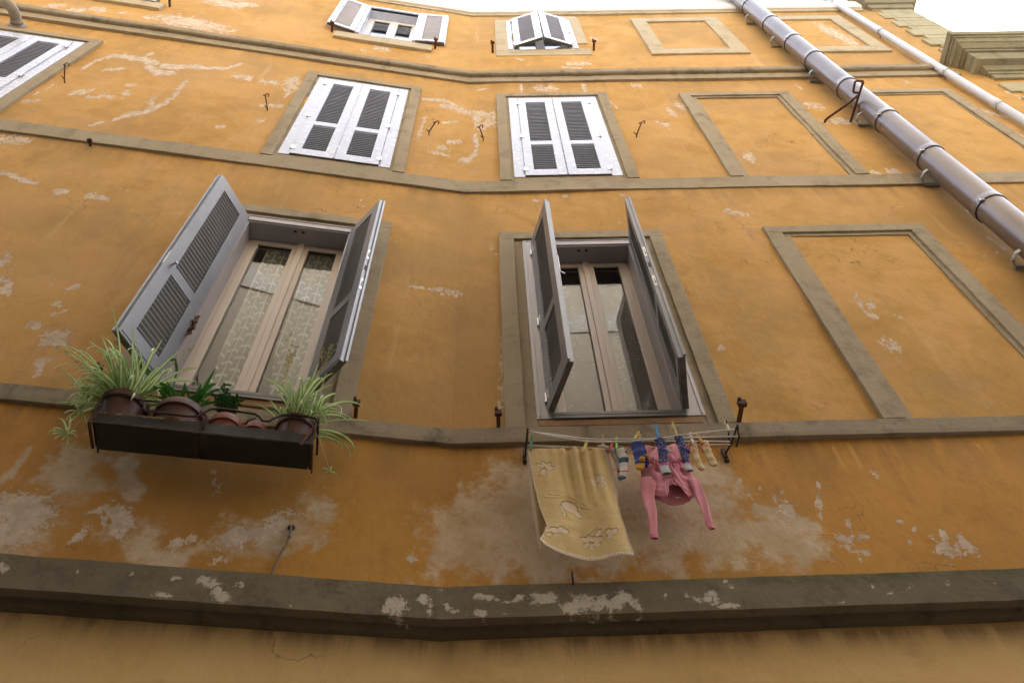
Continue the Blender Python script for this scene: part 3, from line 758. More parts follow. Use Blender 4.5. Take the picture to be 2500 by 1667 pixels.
# blind windows: a plaster frame round a flush panel
def blind(outer, inner, inner2, zt, zi, zi2, zb, mat, closed=False, zbi=None):
    m = MB('R'); d = .03
    (a, b), (c, e) = outer, inner
    lo = zb if closed else zb+.002
    m.bar(a, b, -.03, d, zi, zt, axis=0)
    m.bar(a, c, -.03, d-.0015, lo, zi+.004); m.bar(e, b, -.03, d-.0015, lo, zi+.004)
    if closed: m.bar(c-.004, e+.004, -.03, d-.001, zb, zbi, axis=0)
    if inner2:
        f, g = inner2; d2 = .012
        m.bar(c-.004, e+.004, -.03, d2, zi2, zi+.003, axis=0); m.bar(c-.004, f, -.03, d2-.001, lo, zi2+.003); m.bar(g, e+.004, -.03, d2-.001, lo, zi2+.003)
    return m.build('blind_window', mat, bld, bevel=.003)
blind((2.415, 3.70), (2.54, 3.575), (2.596, 3.537), 6.12, 6.01, 5.966, 3.66, M['trim'])
blind((2.42, 3.685), (2.537, 3.56), (2.60, 3.517), 9.645, 9.535, 9.50, 7.17, M['trim'])
blind((4.295, 5.56), (4.415, 5.44), (4.475, 5.42), 9.645, 9.535, 9.50, 7.17, M['trim'])
blind((2.40, 3.705), (2.61, 3.49), None, 13.35, 13.14, 0, 11.33, M['trim_top'], True, 11.57)
blind((4.285, 5.59), (4.49, 5.385), None, 13.35, 13.14, 0, 11.33, M['trim_top'], True, 11.57)

# quoins up the right corner
zq = 9.0
while zq < 13.75:
    for (du, dz, dd) in ((6.235, .325, .028), (6.350, .196, .026)):
        if not (10.0 < zq+dz and zq < 10.68):
            m = MB('R'); m.box(du, 6.848+dd*.2, -.2, dd-.004, zq+.007, zq+dz-.007)
            m.build('quoin', M['quoin'], bld, bevel=.006)
        zq += dz
# heavy cornice wrapping the corner pier, and the capping cornice above it
def wrap(name, layers, mat, uL, uR):
    m = MB('R')
    for z0, z1, d0, d1, l0, l1 in layers:
        # a slab whose front leans from d0 (bottom) to d1 (top), left return from l0 to l1
        p = [(uL-l0, d0, z0), (uR+d0, d0, z0), (uR+d0, -3, z0), (uL-l0, -.02, z0), (uL-l1, d1, z1), (uR+d1, d1, z1), (uR+d1, -3, z1), (uL-l1, -.02, z1)]
        m.add(p, [(3,2,1,0), (4,5,6,7), (0,1,5,4), (1,2,6,5), (2,3,7,6), (3,0,4,7)])
    return m.build(name, mat, bld, bevel=.006)
wrap('corner_cornice', [(10.70, 10.80, .375, .385, .215, .225), (10.665, 10.702, .35, .355, .19, .195), (10.60, 10.667, .31, .335, .165, .18), (10.545, 10.602, .245, .30, .11, .155), (10.515, 10.547, .225, .228, .085, .088),
                        (10.27, 10.517, .19, .195, .045, .05)], M['cornice_grey'], 6.20, 6.85)
wrap('corner_cornice', [(10.20, 10.275, .075, .11, -.055, -.03), (10.14, 10.202, .05, .052, -.08, -.08), (10.02, 10.142, .032, .034, -.10, -.10)], M['cornice_grey'], 6.20, 6.85)
wrap('eaves_cornice', [(13.72, 13.86, .05, .07, .0, .0), (13.86, 14.2, .10, .26, .02, .06), (14.2, 14.36, .30, .32, .10, .12)], M['cornice_grey'], 6.20, 6.85)

# ---------------------------------------------------------------- windows
def leaf(hinge, tip, z0, z1, mat, slatmat, win, label, mid=True, side='R', hand=1, tilt=48, pitch=.0445, hardware=None, bottom_dirt=True, stile=.078):
    """one louvred shutter leaf; a = along the leaf from its hinge, b = towards the outer face"""
    hx, hy = hinge; dx, dy = tip[0]-hx, tip[1]-hy; wd = math.hypot(dx, dy); dx, dy = dx/wd, dy/wd
    nx, ny = (-dy, dx) if hand == 1 else (dy, -dx)
    m = MB(side); m.tf = lambda a, b, z: (hx+a*dx+b*nx, hy+a*dy+b*ny, z)
    H = z1-z0; T = .038
    zs = [z0+.062*H, z0+.348*H, z0+.394*H, z0+.943*H]
    m.cur = 0
    m.box(0, stile, 0, T, z0, z1); m.box(wd-stile, wd, 0, T, z0, z1)
    m.box(stile, wd-stile, .001, T-.001, z0, zs[0]); m.box(stile, wd-stile, .001, T-.001, zs[3], z1)
    if mid: m.box(stile, wd-stile, .001, T-.001, zs[1], zs[2])
    m.box(wd-.002, wd+.012, T-.012, T+.004, z0+.004, z1+.002)            # rebate lip on the meeting edge
    m.box(.012, wd-.012, -.004, .001, z0+.02, z0+.032)                    # drip groove moulding
    m.cur = 1; c, s = math.cos(R(tilt)), math.sin(R(tilt))
    for lo, hi in ([(zs[0], zs[1]), (zs[2], zs[3])] if mid else [(zs[0], zs[3])]):
        n = int(round((hi-lo)/pitch)); p = (hi-lo)/n
        for i in range(n):
            zc = lo+p*(i+.5); L, t = .0165, .0022; bc = T/2
            pts = [(aa, bc+q*L*c+r*t*s, zc-q*L*s+r*t*c) for aa in (stile-.004, wd-stile+.004) for q, r in ((-1,-1), (1,-1), (1,1), (-1,1))]
            m.add(pts, [(0,1,2,3), (7,6,5,4), (0,4,5,1), (1,5,6,2), (2,6,7,3), (3,7,4,0)])
    m.cur = 0                                                             # paler lips added to the slats, painting their sky-lit edges
    for lo, hi in ([(zs[0], zs[1]), (zs[2], zs[3])] if mid else [(zs[0], zs[3])]):
        n = int(round((hi-lo)/pitch)); p = (hi-lo)/n
        for i in range(n):
            zc = lo+p*(i+.5); L = .0165
            for q in (-1, 1):
                bb, zz = T/2+q*L*c, zc-q*L*s; m.box(stile-.002, wd-stile+.002, bb-.0012, bb+.0012, zz-.0032, zz+.0032)
    m.cur = 2
    if bottom_dirt: m.box(.001, wd-.001, .0015, T-.0015, z0-.004, z0+.001)
    # hinges
    m.cur = 3
    for f in (.06, .45, .92):
        zz = z0+f*H; m.tube([(-.008, T+.003, zz-.045), (-.008, T+.003, zz+.045)], .009, 8); m.box(-.004, .03, T-.001, T+.0035, zz-.04, zz+.04)
    if hardware == 'plates':                                              # latch plates let into the meeting edge
        for f in (.40, .585):
            zz = z0+f*H; m.cur = 3; m.box(wd-.001, wd+.0025, .006, T-.014, zz-.065, zz+.065)
            m.cur = 2; m.box(wd+.002, wd+.0035, .011, T-.019, zz-.035, zz-.012); m.box(wd+.002, wd+.0035, .011, T-.019, zz+.004, zz+.04)
            m.cur = 3; m.tube([(wd+.004, .015, zz-.01), (wd+.012, .016, zz+.02)], .004, 6)
        zz = z0+.50*H; m.cur = 4; m.box(wd-.001, wd+.0022, .007, T-.015, zz-.03, zz+.03)
    if hardware == 'key':
        zz = z0+.385*H; m.cur = 3
        m.tube([(wd-.05, 0.0, zz), (wd-.05, -.022, zz)], .006, 8); m.tube([(wd-.062, -.03, zz+.002), (wd-.038, -.028, zz-.006)], .008, 8)
        m.box(wd-.001, wd+.003, .008, T-.014, zz-.06, zz+.10)
    if hardware == 'bolt':
        zz = z0+.54*H; m.cur = 3; m.box(wd-.03, wd+.003, -.003, .002, zz-.11, zz+.10); m.tube([(wd-.015, -.006, zz-.05), (wd-.015, -.006, zz+.05)], .006, 8)
        m.tube([(wd-.012, -.004, zz-.10), (wd+.0, -.03, zz-.135)], .007, 8)
    if hardware == 'lever':
        zz = z0+.50*H; m.cur = 3; m.tube([(wd-.04, -.004, zz-.1), (wd-.04, -.004, zz+.05)], .006, 8); m.tube([(wd-.04, -.004, zz), (wd-.05, -.05, zz+.01), (wd-.16, -.055, zz+.03)], .006, 8)
    o = m.build('shutter', [M[mat], M[slatmat], M['edge_dirt'], M['steel'], M['seal']], win, bevel=.0025)
    tag(o, label)
    return o

def frame_ring(m, u0, u1, z0, z1, wl, wr, wt, wb, d0, d1):
    m.box(u0, u0+wl, d0, d1, z0, z1); m.box(u1-wr, u1, d0, d1, z0, z1)
    m.box(u0+wl, u1-wr, d0, d1-.0015, z1-wt, z1)
    if wb: m.box(u0+wl, u1-wr, d0, d1-.0015, z0, z0+wb)

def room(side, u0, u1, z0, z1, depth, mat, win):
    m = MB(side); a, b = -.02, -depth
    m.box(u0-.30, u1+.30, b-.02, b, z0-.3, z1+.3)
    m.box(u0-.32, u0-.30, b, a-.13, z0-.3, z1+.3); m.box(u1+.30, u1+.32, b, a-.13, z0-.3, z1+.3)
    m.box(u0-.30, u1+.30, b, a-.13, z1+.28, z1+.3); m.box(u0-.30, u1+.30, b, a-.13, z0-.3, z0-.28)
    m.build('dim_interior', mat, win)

def reveal(m, u0, u1, z0, z1, dep):
    m.box(u0-.015, u0, -dep, -.001, z0, z1); m.box(u1, u1+.015, -dep, -.001, z0, z1)
    m.box(u0-.015, u1+.015, -dep, -.001, z1, z1+.015); m.box(u0-.015, u1+.015, -dep, -.001, z0-.015, z0)

def surround(side, outer, inner, zt, zi, zb, mat, win, d=.03, plate=None, zplate=None):
    m = MB(side); (a, b), (c, e) = outer, inner
    m.bar(a, b, -.03, d, zi, zt, axis=0); m.bar(a, c, -.03, d-.0015, zb, zi+.004); m.bar(e, b, -.03, d-.0015, zb, zi+.004)
    if plate:
        f, g = plate; zp, zq = zplate
        m.bar(c-.004, f, -.03, .008, zb, zi, amp=.001); m.bar(g, e+.004, -.03, .008, zb, zi, amp=.001); m.bar(f, g, -.03, .007, zp, zi+.002, amp=.001, axis=0)
        if zq > zb: m.bar(f, g, -.03, .0072, zb, zq, amp=.001, axis=0)
    return m.build('surround', mat, win, bevel=.003)

def closed_window(side, c, label):
    """two closed white louvred leaves in a flat metal frame"""
    f0, f1 = c-.4965, c+.4965; z0, z1 = 7.262, 9.60
    m = MB(side); frame_ring(m, f0, f1, z0, z1, .10, .10, .075, .0, -.03, .014)
    m.box(f0+.10, f1-.10, -.03, .006, z0, z0+.012)
    win = m.build('window', M['white_metal'], bld, bevel=.002); tag(win, label)
    surround(side, (c-.632, c+.634), (c-.526, c+.526), 9.72, 9.618, 7.17, M['trim'], win, plate=(f0+.004, f1-.004), zplate=(9.59, 7.268))
    a, b = f0+.102, f1-.102; mid = (a+b)/2
    leaf((a, -.012), (mid-.013, -.012), z0+.014, z1-.078, 'white_metal', 'pale_slat', win, None, side=side, hand=1, stile=.083)
    leaf((b, -.012), (mid+.002, -.012), z0+.014, z1-.078, 'white_metal', 'pale_slat', win, None, side=side, hand=-1, stile=.083)
    room(side, f0+.1, f1-.1, z0, z1, .45, M['dark'], win)
closed_window('R', .958, 'window with closed white shutters on the right wing beside the bend')
closed_window('L', -1.1735, 'window with closed white shutters on the left wing nearest the bend')
closed_window('L', -4.68, 'far left window with closed white shutters cut by the picture edge')

def sashes(side, u0, u1, z0, z1, off, dep, win, mat='sash', st=.052, meet=.118):
    """inner casement: fixed frame, two opening leaves and their panes"""
    d0, d1 = -dep-.05, -dep; cm = (u0+u1)/2+off
    m = MB(side); frame_ring(m, u0-.04, u1+.04, z0-.02, z1+.02, .075, .075, .085, .05, d0-.01, d1-.006)
    m.build('casement_frame', M[mat], win, bevel=.003)
    for a, b in ((u0+.036, cm-.002), (cm+.002, u1-.036)):
        m = MB(side); l = st if a < cm-.1 else meet/2; r = meet/2 if a < cm-.1 else st
        frame_ring(m, a, b, z0+.03, z1-.066, l, r, .062, .075, d0, d1)
        i = .012
        frame_ring(m, a+l-i, b-r+i, z0+.03+.075-i, z1-.066-.062+i, i, i, i, i, d0+.012, d1-.014)   # glazing bead
        s = m.build('sash', M[mat], win, bevel=.003)
        g = MB(side); g.box(a+l-.004, b-r+.004, -dep-.030, -dep-.026, z0+.095, z1-.12); g.build('pane', M['glass'], win)
    m = MB(side); m.box(cm-.022, cm+.022, d1-.002, d1+.012, z0+.034, z1-.07); m.build('meeting_bar', M[mat], win, bevel=.004)

def open_window(side, o0, o1, f0, f1, z0, z1, zf, sur, win_label, hl, hr, lab):
    m = MB(side)
    frame_ring(m, f0, f1, z0-.045, zf, o0-f0, f1-o1, zf-z1, 0, -.02, .016)
    frame_ring(m, o0-.004, o1+.004, z0, z1+.004, .018, .018, .02, 0, -.14, .006)     # inner lip
    frame_ring(m, f0+.012, f1-.012, z0-.03, zf-.012, .012, .012, .012, 0, .01, .021)  # raised outer bead
    win = m.build('window', M['mauve_metal'], bld, bevel=.002); tag(win, win_label)
    m = MB(side); reveal(m, o0+.013, o1-.013, z0, z1-.012, .16); m.box(o0, o1, -.22, -.14, z1-.03, z1+.3)
    # bolt sockets in the soffit
    m.build('reveal', M['mauve_metal'], win)
    for q in (-.03, .03):
        m = MB(side); m.tube([((o0+o1)/2+q, -.03, z1-.02), ((o0+o1)/2+q, -.03, z1-.006)], .012, 8); m.build('bolt_socket', M['seal'], win)
    surround(side, *sur, win, plate=(f0+.004, f1-.004), zplate=(zf-.004, z0-.04))
    m = MB(side); m.box(o0-.012, o1+.012, -.14, .03, z0-.032, z0-.004); m.box(o0-.012, o1+.012, .022, .03, z0-.06, z0-.034); m.build('sill_plate', M['sill_metal'], win, bevel=.003)
    m = MB(side); m.bar(f0+.01, f1-.03, -.03, .02, z0-.115, z0-.062, axis=0); m.build('sill', M['terracotta_sill'], win, bevel=.004)
    sashes(side, o0+.004, o1-.004, z0, z1+.055, .022, .14, win)
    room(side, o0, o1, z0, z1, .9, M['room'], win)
    leaf(*hl, z0+.006, z1+.03, 'grey_metal', 'grey_slat', win, lab[0], side=side, hand=1, hardware=lab[2])
    leaf(*hr, z0+.006, z1+.03, 'grey_metal', 'grey_slat', win, lab[1], side=side, hand=-1, hardware='plates')
    return win
w_lace = open_window('L', -1.615, -.843, -1.715, -.748, 3.80, 5.90, 5.985, ((-1.88, -.553), (-1.775, -.672), 6.13, 6.02, 3.655, M['trim']),
    'window with grey shutters swung wide open above the flower box', ((-1.612, .022), (-1.797, .335)), ((-.846, .022), (-.645, .305)), ('left leaf swung right back', 'right leaf standing open', 'key'))
w_dark = open_window('R', .579, 1.316, .481, 1.437, 3.785, 5.89, 5.975, ((.300, 1.590), (.415, 1.485), 6.10, 5.985, 3.655, M['trim']),
    'window with grey shutters standing square to the wall above the washing', ((.582, .022), (.684, .365)), ((1.313, .022), (1.254, .38)), ('left leaf standing out from the wall', 'right leaf standing out from the wall', 'bolt'))

# small top floor windows
m = MB('L'); frame_ring(m, -1.549, -.755, 11.74, 13.33, .05, .04, .06, .0, -.03, .02); frame_ring(m, -1.53, -.772, 11.74, 13.30, .016, .016, .02, 0, -.13, .004)
win = m.build('window', M['white_metal'], bld, bevel=.002); tag(win, 'small top floor window with white shutters folded flat back on the wall')
m = MB('L'); reveal(m, -1.51, -.79, 11.75, 13.27, .15); m.build('reveal', M['white_metal'], win)
m = MB('L'); m.bar(-1.784, -.51, -.03, .035, 11.33, 11.575, axis=0); m.build('sill', M['trim_top'], win, bevel=.004)
sashes('L', -1.512, -.785, 11.76, 13.29, .01, .14, win, 'sash_white')
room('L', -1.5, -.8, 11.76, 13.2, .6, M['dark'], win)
leaf((-1.552, .03), (-1.915, .095), 11.72, 13.30, 'white_metal', 'pale_slat', win, 'left leaf folded back, lever on it', mid=False, side='L', hand=1, tilt=62, pitch=.035, hardware='lever')
leaf((-.750, .03), (-.362, .058), 11.72, 13.30, 'white_metal', 'pale_slat', win, 'right leaf folded flat on the wall', mid=False, side='L', hand=-1, tilt=62, pitch=.035, hardware=None)

m = MB('R'); frame_ring(m, .514, 1.466, 11.71, 13.34, .06, .06, .07, .0, -.03, .018); frame_ring(m, .572, 1.408, 11.71, 13.28, .016, .016, .02, 0, -.13, .004)
win = m.build('window', M['white_metal'], bld, bevel=.002); tag(win, 'small top floor window with white shutters pushed ajar like a tent')
m = MB('R'); reveal(m, .60, 1.38, 11.72, 13.28, .15); m.build('reveal', M['white_metal'], win)
m = MB('R'); m.bar(.345, 1.615, -.03, .014, 11.395, 11.69, axis=0); m.bar(.345, .52, -.03, .0125, 11.685, 13.45); m.bar(1.462, 1.615, -.03, .0125, 11.97, 13.45); m.bar(.516, 1.464, -.03, .0115, 13.33, 13.452, axis=0)
m.build('surround', M['trim_top'], win, bevel=.003)
sashes('R', .60, 1.38, 11.74, 13.28, .0, .14, win, 'sash_white')
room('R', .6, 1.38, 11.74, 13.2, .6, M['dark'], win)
leaf((.606, .02), (.977, .128), 11.73, 13.30, 'white_metal', 'pale_slat', win, 'left leaf ajar', mid=False, side='R', hand=1, tilt=58, pitch=.035, stile=.09)
leaf((1.374, .02), (1.000, .128), 11.73, 13.30, 'white_metal', 'pale_slat', win, 'right leaf ajar', mid=False, side='R', hand=-1, tilt=58, pitch=.035, stile=.09)
# sill of the window cut off by the top of the picture
m = MB('L'); m.bar(-4.85, -3.955, -.03, .04, 11.36, 11.60, axis=0); o = m.build('window_sill', M['trim_top'], bld, bevel=.004)

# ---------------------------------------------------------------- curtains (hang inside)
def curtain(side, u0, u1, z0, z1, d, mat, name, label, folds, drape=0.0, scale=(15.5, 7.5)):
    nu, nz = 60, 60; P = np.zeros((nu, nz, 3)); uv = np.zeros((nu, nz, 3))
    for i in range(nu):
        s = i/(nu-1)
        for j in range(nz):
            t = j/(nz-1)
            x = u0+(u1-u0)*s
            if drape and t > .6: x += drape*(t-.6)**1.4*(1-s)*1.5
            dd = d-.004+.004*math.sin(s*folds*2*math.pi+1.5*math.sin(t*2))*(0.5+t)
            P[i, j] = (x, dd, z1+(z0-z1)*t); uv[i, j] = ((x+.004*math.sin(t*9))*scale[0], P[i, j, 2]*scale[1], 0)
    m = MB(side); m.smooth = True; m.grid(P); o = m.build(name, mat, None, bevel=0)
    at = o.data.attributes.new('lace', 'FLOAT_VECTOR', 'POINT'); at.data.foreach_set('vector', uv.reshape(-1))
    tag(o, label, 'curtain', 'curtains behind the two open windows'); return o
curtain('L', -1.46, -1.20, 3.86, 5.90, -.192, M['lace'], 'curtain', 'cream lace curtain behind the left pane above the flower box', 3, .10)
curtain('L', -1.14, -.86, 3.86, 5.90, -.193, M['lace'], 'curtain', 'cream lace curtain behind the right pane above the flower box', 3, .22)
curtain('R', .62, .93, 3.84, 5.60, -.20, M['sheer'], 'curtain', 'sheer pinkish curtain behind the left pane above the washing', 2)
curtain('R', 1.00, 1.30, 3.84, 5.60, -.20, M['sheer'], 'curtain', 'sheer pinkish curtain behind the right pane above the washing', 2)
# a small twist of dried twigs tied to the left jamb
m = MB('L')
for k in range(7):
    p = [(-1.60, .0, 4.53-k*.03)]
    for i in range(5): p.append((p[-1][0]+random.uniform(-.012, .014), max(.008, p[-1][1]+random.uniform(.0, .016)), p[-1][2]-random.uniform(.008, .03)))
    m.tube(p, [.009, .011, .008, .006, .003, .002], 5)
tag(m.build('dried_bundle', M['rust'], None), 'small brown dried bundle tied to the jamb of the window over the flower box', 'ornament')

# ---------------------------------------------------------------- pipes
def ring(m, cu, cd, r0, r1, z0, z1, n=40):
    m.lathe(cu, cd, [(r0, z0), (r1, z0), (r1, z1), (r0, z1)], n)
PU, PD, PR = 4.205, .165, .121
bp = thing('drainpipe', 'fat brown jointed metal pipe running up the right of the wall', 'pipe', tuple(wp('R', PU, PD, 3.0)))
joints = [4.02, 5.04, 6.07, 7.15, 8.14, 9.235, 10.36, 11.19, 12.23, 13.34, 14.4]
m = MB('R'); m.smooth = True; prof = [(PR, 3.0)]
for i, j in enumerate(joints):
    prof += [(PR-.002, j-.03), (PR-.001, j-.004), (PR+.006, j), (PR+.007, j+.045), (PR+.0035, j+.052), (PR+.004, j+.10), (PR-.0005, j+.106)]
    if i == 5: prof[-1:] = [(PR-.0005, j+.106), (PR-.0005, j-.36+.36+.12)]
prof.append((PR, 15.5))
m.lathe(PU, PD, prof, 72); o = m.build('pipe_body', M['pipe'], bp)
es = o.modifiers.new('e', 'EDGE_SPLIT'); es.split_angle = R(35)
for i, j in enumerate(joints):
    m = MB('R'); m.smooth = True; ring(m, PU, PD, PR-.002, PR+.0062, j-.007, j+.002, 60)
    o = m.build('joint_seal', M['seal'], bp)
    o.modifiers.new('e', 'EDGE_SPLIT').split_angle = R(35)
    if i in (2, 3, 4, 7, 9):
        m = MB('R'); cu, cd = PU-(PR+.006)*.80, PD+(PR+.006)*.60
        m.box(cu-.022, cu-.010, cd-.006, cd+.010, j-.016, j+.010); m.box(cu+.006, cu+.018, cd-.004, cd+.014, j-.016, j+.010); m.tube([(cu-.022, cd+.006, j-.003), (cu+.018, cd+.010, j-.003)], .004, 6)
        m.build('clip', M['steel'], bp, bevel=.002)
for zc in (14.05, 12.97, 11.65, 10.05, 8.50, 6.94, 5.40):
    m = MB('R'); zc -= .03
    # angle iron bracket off the wall and a perforated strap round to the pipe
    m.box(PU-.135, PU+.135, .010, .030, zc-.002, zc+.020); m.box(PU-.135, PU+.135, .008, .013, zc-.010, zc+.040)
    pts = [(PU-.128, .012, zc), (PU-.150, .045, zc+.012), (PU-.158, .085, zc+.03), (PU-.148, .12, zc+.042), (PU-.118, .145, zc+.042)]
    for p, q in zip(pts[:-1], pts[1:]):
        p, q = np.array(p), np.array(q); m.add([p+(0,0,-.016), q+(0,0,-.016), q+(0,0,.016), p+(0,0,.016), p+(.005,.003,-.016), q+(.005,.003,-.016), q+(.005,.003,.016), p+(.005,.003,.016)], [(0,1,2,3), (7,6,5,4), (0,4,5,1), (2,6,7,3), (1,5,6,2), (3,7,4,0)])
    m.tube([(PU-.150, .065, zc+.02), (PU-.170, .072, zc+.02)], .008, 6)
    m.build('pipe_bracket', M['zinc'], bp, bevel=.0015)
WU, WD, q = 5.735, .075, .045
wpipe = thing('drainpipe', 'slim flaking white downpipe near the right corner of the building', 'pipe', tuple(wp('R', WU, WD, 6.0)))
m = MB('R'); m.smooth = True; prof = [(q, 5.5)]
for j in (7.2, 8.9, 10.15, 12.15, 14.05): prof += [(q, j-.01), (q+.005, j-.005), (q+.005, j+.09), (q, j+.10)]
prof.append((q, 15.4)); m.lathe(WU, WD, prof, 40); m.build('pipe_body', M['pipe_white'], wpipe).modifiers.new('e', 'EDGE_SPLIT').split_angle = R(35)
for j in (7.15, 8.85, 10.10, 12.10, 14.0):
    m = MB('R'); ring(m, WU, WD, q+.001, q+.0055, j-.012, j+.006, 32); m.box(WU-.005, WU+.005, -.01, WD-q, j-.012, j+.006); m.tube([(WU-.04, WD+.02, j-.004), (WU-.058, WD+.035, j-.004)], .005, 6); m.build('pipe_collar', M['zinc'], wpipe)

m = MB('R'); m.smooth = True; r = .0135
m.tube([(3.777, -.02, 8.634), (3.777, .02, 8.634), (3.80, .05, 8.632), (3.95, .17, 8.63), (4.035, .25, 8.63), (4.065, .28, 8.63)], r, 8)
m.tube([(4.047, -.02, 8.632), (4.06, .12, 8.632), (4.075, .28, 8.632), (4.088, .40, 8.632), (4.090, .42, 8.632)], r, 8)
m.tube([(4.090, .405, 8.632), (4.088, .425, 8.632), (4.07, .43, 8.632), (4.02, .432, 8.632), (4.005, .422, 8.632), (4.006, .40, 8.632), (4.008, .325, 8.632), (4.018, .312, 8.632), (4.072, .308, 8.632)], r*.95, 8)
tag(m.build('iron_bracket', M['rust'], None), 'rusty bent iron rod bracket looped in front of the fat brown pipe', 'bracket')
m = MB('L'); m.smooth = True
m.tube([(-5.018, -.03, 9.88), (-5.02, .06, 9.88), (-5.024, .115, 9.882), (-5.04, .17, 9.885), (-5.075, .21, 9.89), (-5.13, .235, 9.90), (-5.22, .25, 9.93), (-5.4, .26, 9.99)], .058, 20)
m.tube([(-5.018, .028, 9.88), (-5.019, .062, 9.88)], .068, 20); m.tube([(-5.018, -.01, 9.88), (-5.018, .018, 9.88)], .095, 20)
tag(m.build('flue_pipe', M['flue'], None), 'dirty cream elbow flue pipe coming out of the wall at the far upper left', 'pipe')
m = MB('L')
m.tube([(-3.132, -.01, 6.90), (-3.13, .045, 6.90)], .012, 8); m.lathe(-3.128, .05, [(.008, .02), (.020, .0), (.023, -.02), (.013, -.03), (.0, -.034)], 14, z0=6.90)
tag(m.build('wall_fitting', M['rust_dark'], None), 'small black bell-shaped fitting under the band at upper left', 'fitting')
m = MB('R'); m.smooth = True; m.tube([(.571, .03, 2.47), (.571, .094, 2.475), (.570, .118, 2.50), (.569, .12, 2.535)], .005, 6)
tag(m.build('iron_nail', M['rust_dark'], None), 'single bent iron nail on the dark ledge under the yellow towel', 'nail')
m = MB('L'); m.smooth = True
m.tube([(-.722, -.02, 2.842), (-.723, .016, 2.846), (-.719, .02, 2.81), (-.718, .018, 2.775), (-.722, .016, 2.735), (-.733, .015, 2.69), (-.742, .014, 2.64), (-.750, .013, 2.59), (-.757, .013, 2.54), (-.762, .014, 2.505), (-.764, .06, 2.488)], .0050, 8)
m.tube([(-.7195, .017, 2.785), (-.718, .017, 2.768)], .008, 8)
o = m.build('cable', m_plain('brown_cable_sheath', (.12, .095, .058), (.16, .13, .085), 20, .7), None); tag(o, 'short brownish cable drooping out of a hole in the wall below the flower box', 'cable')
m = MB('L'); m.lathe(-.722, .0, [(.018, .003), (.016, .008), (.008, .010)], 14, axis='d', z0=2.845); m.build('cable_grommet', M['rust_dark'], o)

# shutter stays of bent wire, one each side of the middle windows
def stay(side, u, z, tu, d, label, flip=1):
    m = MB(side); m.smooth = True; c = flip
    m.tube([(u, -.02, z), (u, .03, z), (u+(tu-u)*.5, d*.55, z+.004), (tu, d*.9, z+.004)], .0065, 6)
    m.tube([(tu-.022*c, d*.82, z+.03), (tu-.012*c, d*.9, z+.006), (tu, d*.92, z), (tu+.02*c, d+.005, z), (tu+.034*c, d+.0, z+.01), (tu+.03*c, d-.03, z+.018)], .0055, 6)
    m.tube([(u-.028*c, d*.30, z+.02), (u-.012*c, d*.22, z), (u+.004*c, d*.25, z)], .0055, 6)
    tag(m.build('shutter_stay', M['rust'], None), label, 'hook', 'wire shutter stays beside the middle windows')
stay('L', -3.897, 8.314, -3.875, .19, 'bent rusty wire stay right of the far left white shutters', 1)
stay('L', -1.977, 8.309, -1.998, .172, 'bent rusty wire stay left of the second white shutters', 1)
stay('L', -.376, 8.292, -.325, .147, 'left one of the two bent wire stays between the middle white shutters', 1)
stay('R', .176, 8.259, .14, .155, 'right one of the two bent wire stays between the middle white shutters', 1)
stay('R', 1.730, 8.276, 1.77, .165, 'bent rusty wire stay on the wall between white shutters and blind window', 1)
def holdback(side, u, z, d, label, w=.03, cat='shutter holdback'):
    m = MB(side)
    m.box(u-w*.55, u+w*.55, -.02, d*.82, z-.006, z+.006); m.box(u-w, u+w, d*.8, d, z-.018, z+.022); m.box(u-w*.9, u-w*.1, d*.9, d+.012, z+.01, z+.03)
    tag(m.build('shutter_holdback', M['rust'], None, bevel=.003), label, cat, 'flat iron shutter holdbacks')
holdback('L', -1.833, 11.60, .135, 'rusty flat iron holdback under the left of the folded back top shutters', .028)
holdback('L', -.471, 11.555, .135, 'rusty flat iron holdback under the right of the folded back top shutters', .028)
holdback('R', .300, 11.60, .15, 'rusty flat iron holdback left of the ajar top shutters', .028)
holdback('R', 1.660, 11.63, .14, 'rusty flat iron holdback right of the ajar top shutters', .028)
holdback('L', -3.905, 11.62, .14, 'rusty flat iron holdback at the right end of the sill cut off at the top', .028)
holdback('L', -.533, 3.70, .115, 'dark iron holdback on the wall right of the flower box', .02)
holdback('L', -1.915, 3.78, .10, 'dark iron holdback half hidden behind the left spider plant', .02)
holdback('R', .263, 3.68, .125, 'dark iron holdback left of the window above the washing', .02)
holdback('R', 1.613, 3.69, .145, 'dark iron holdback right of the window above the washing', .024)
# crumpled plastic on the topmost sill
m = MB('L'); m.smooth = True; nu, nv = 60, 20
P = [[(-4.72+.66*i/59, .045*math.cos(math.pi*j/19-.5)+.01+.022*mnoise.noise(Vector((i*.35, j*.5, 1)))+.02*abs(mnoise.noise(Vector((i*.12, j*.2, 4)))), 11.60+.14*math.sin(math.pi*j/19)+.03*mnoise.noise(Vector((i*.25, j*.4, 8)))) for j in range(nv)] for i in range(nu)]
m.grid(P); k = NT('white_plastic_film'); mt = k.done((.72, .71, .74), .25, 0, .6, k.bump(k.noise(25, 6), .6, .01))
tag(m.build('plastic_sheet', mt, None, recalc=False), 'crumpled white plastic bundled on the sill cut off by the top edge', 'plastic sheet')

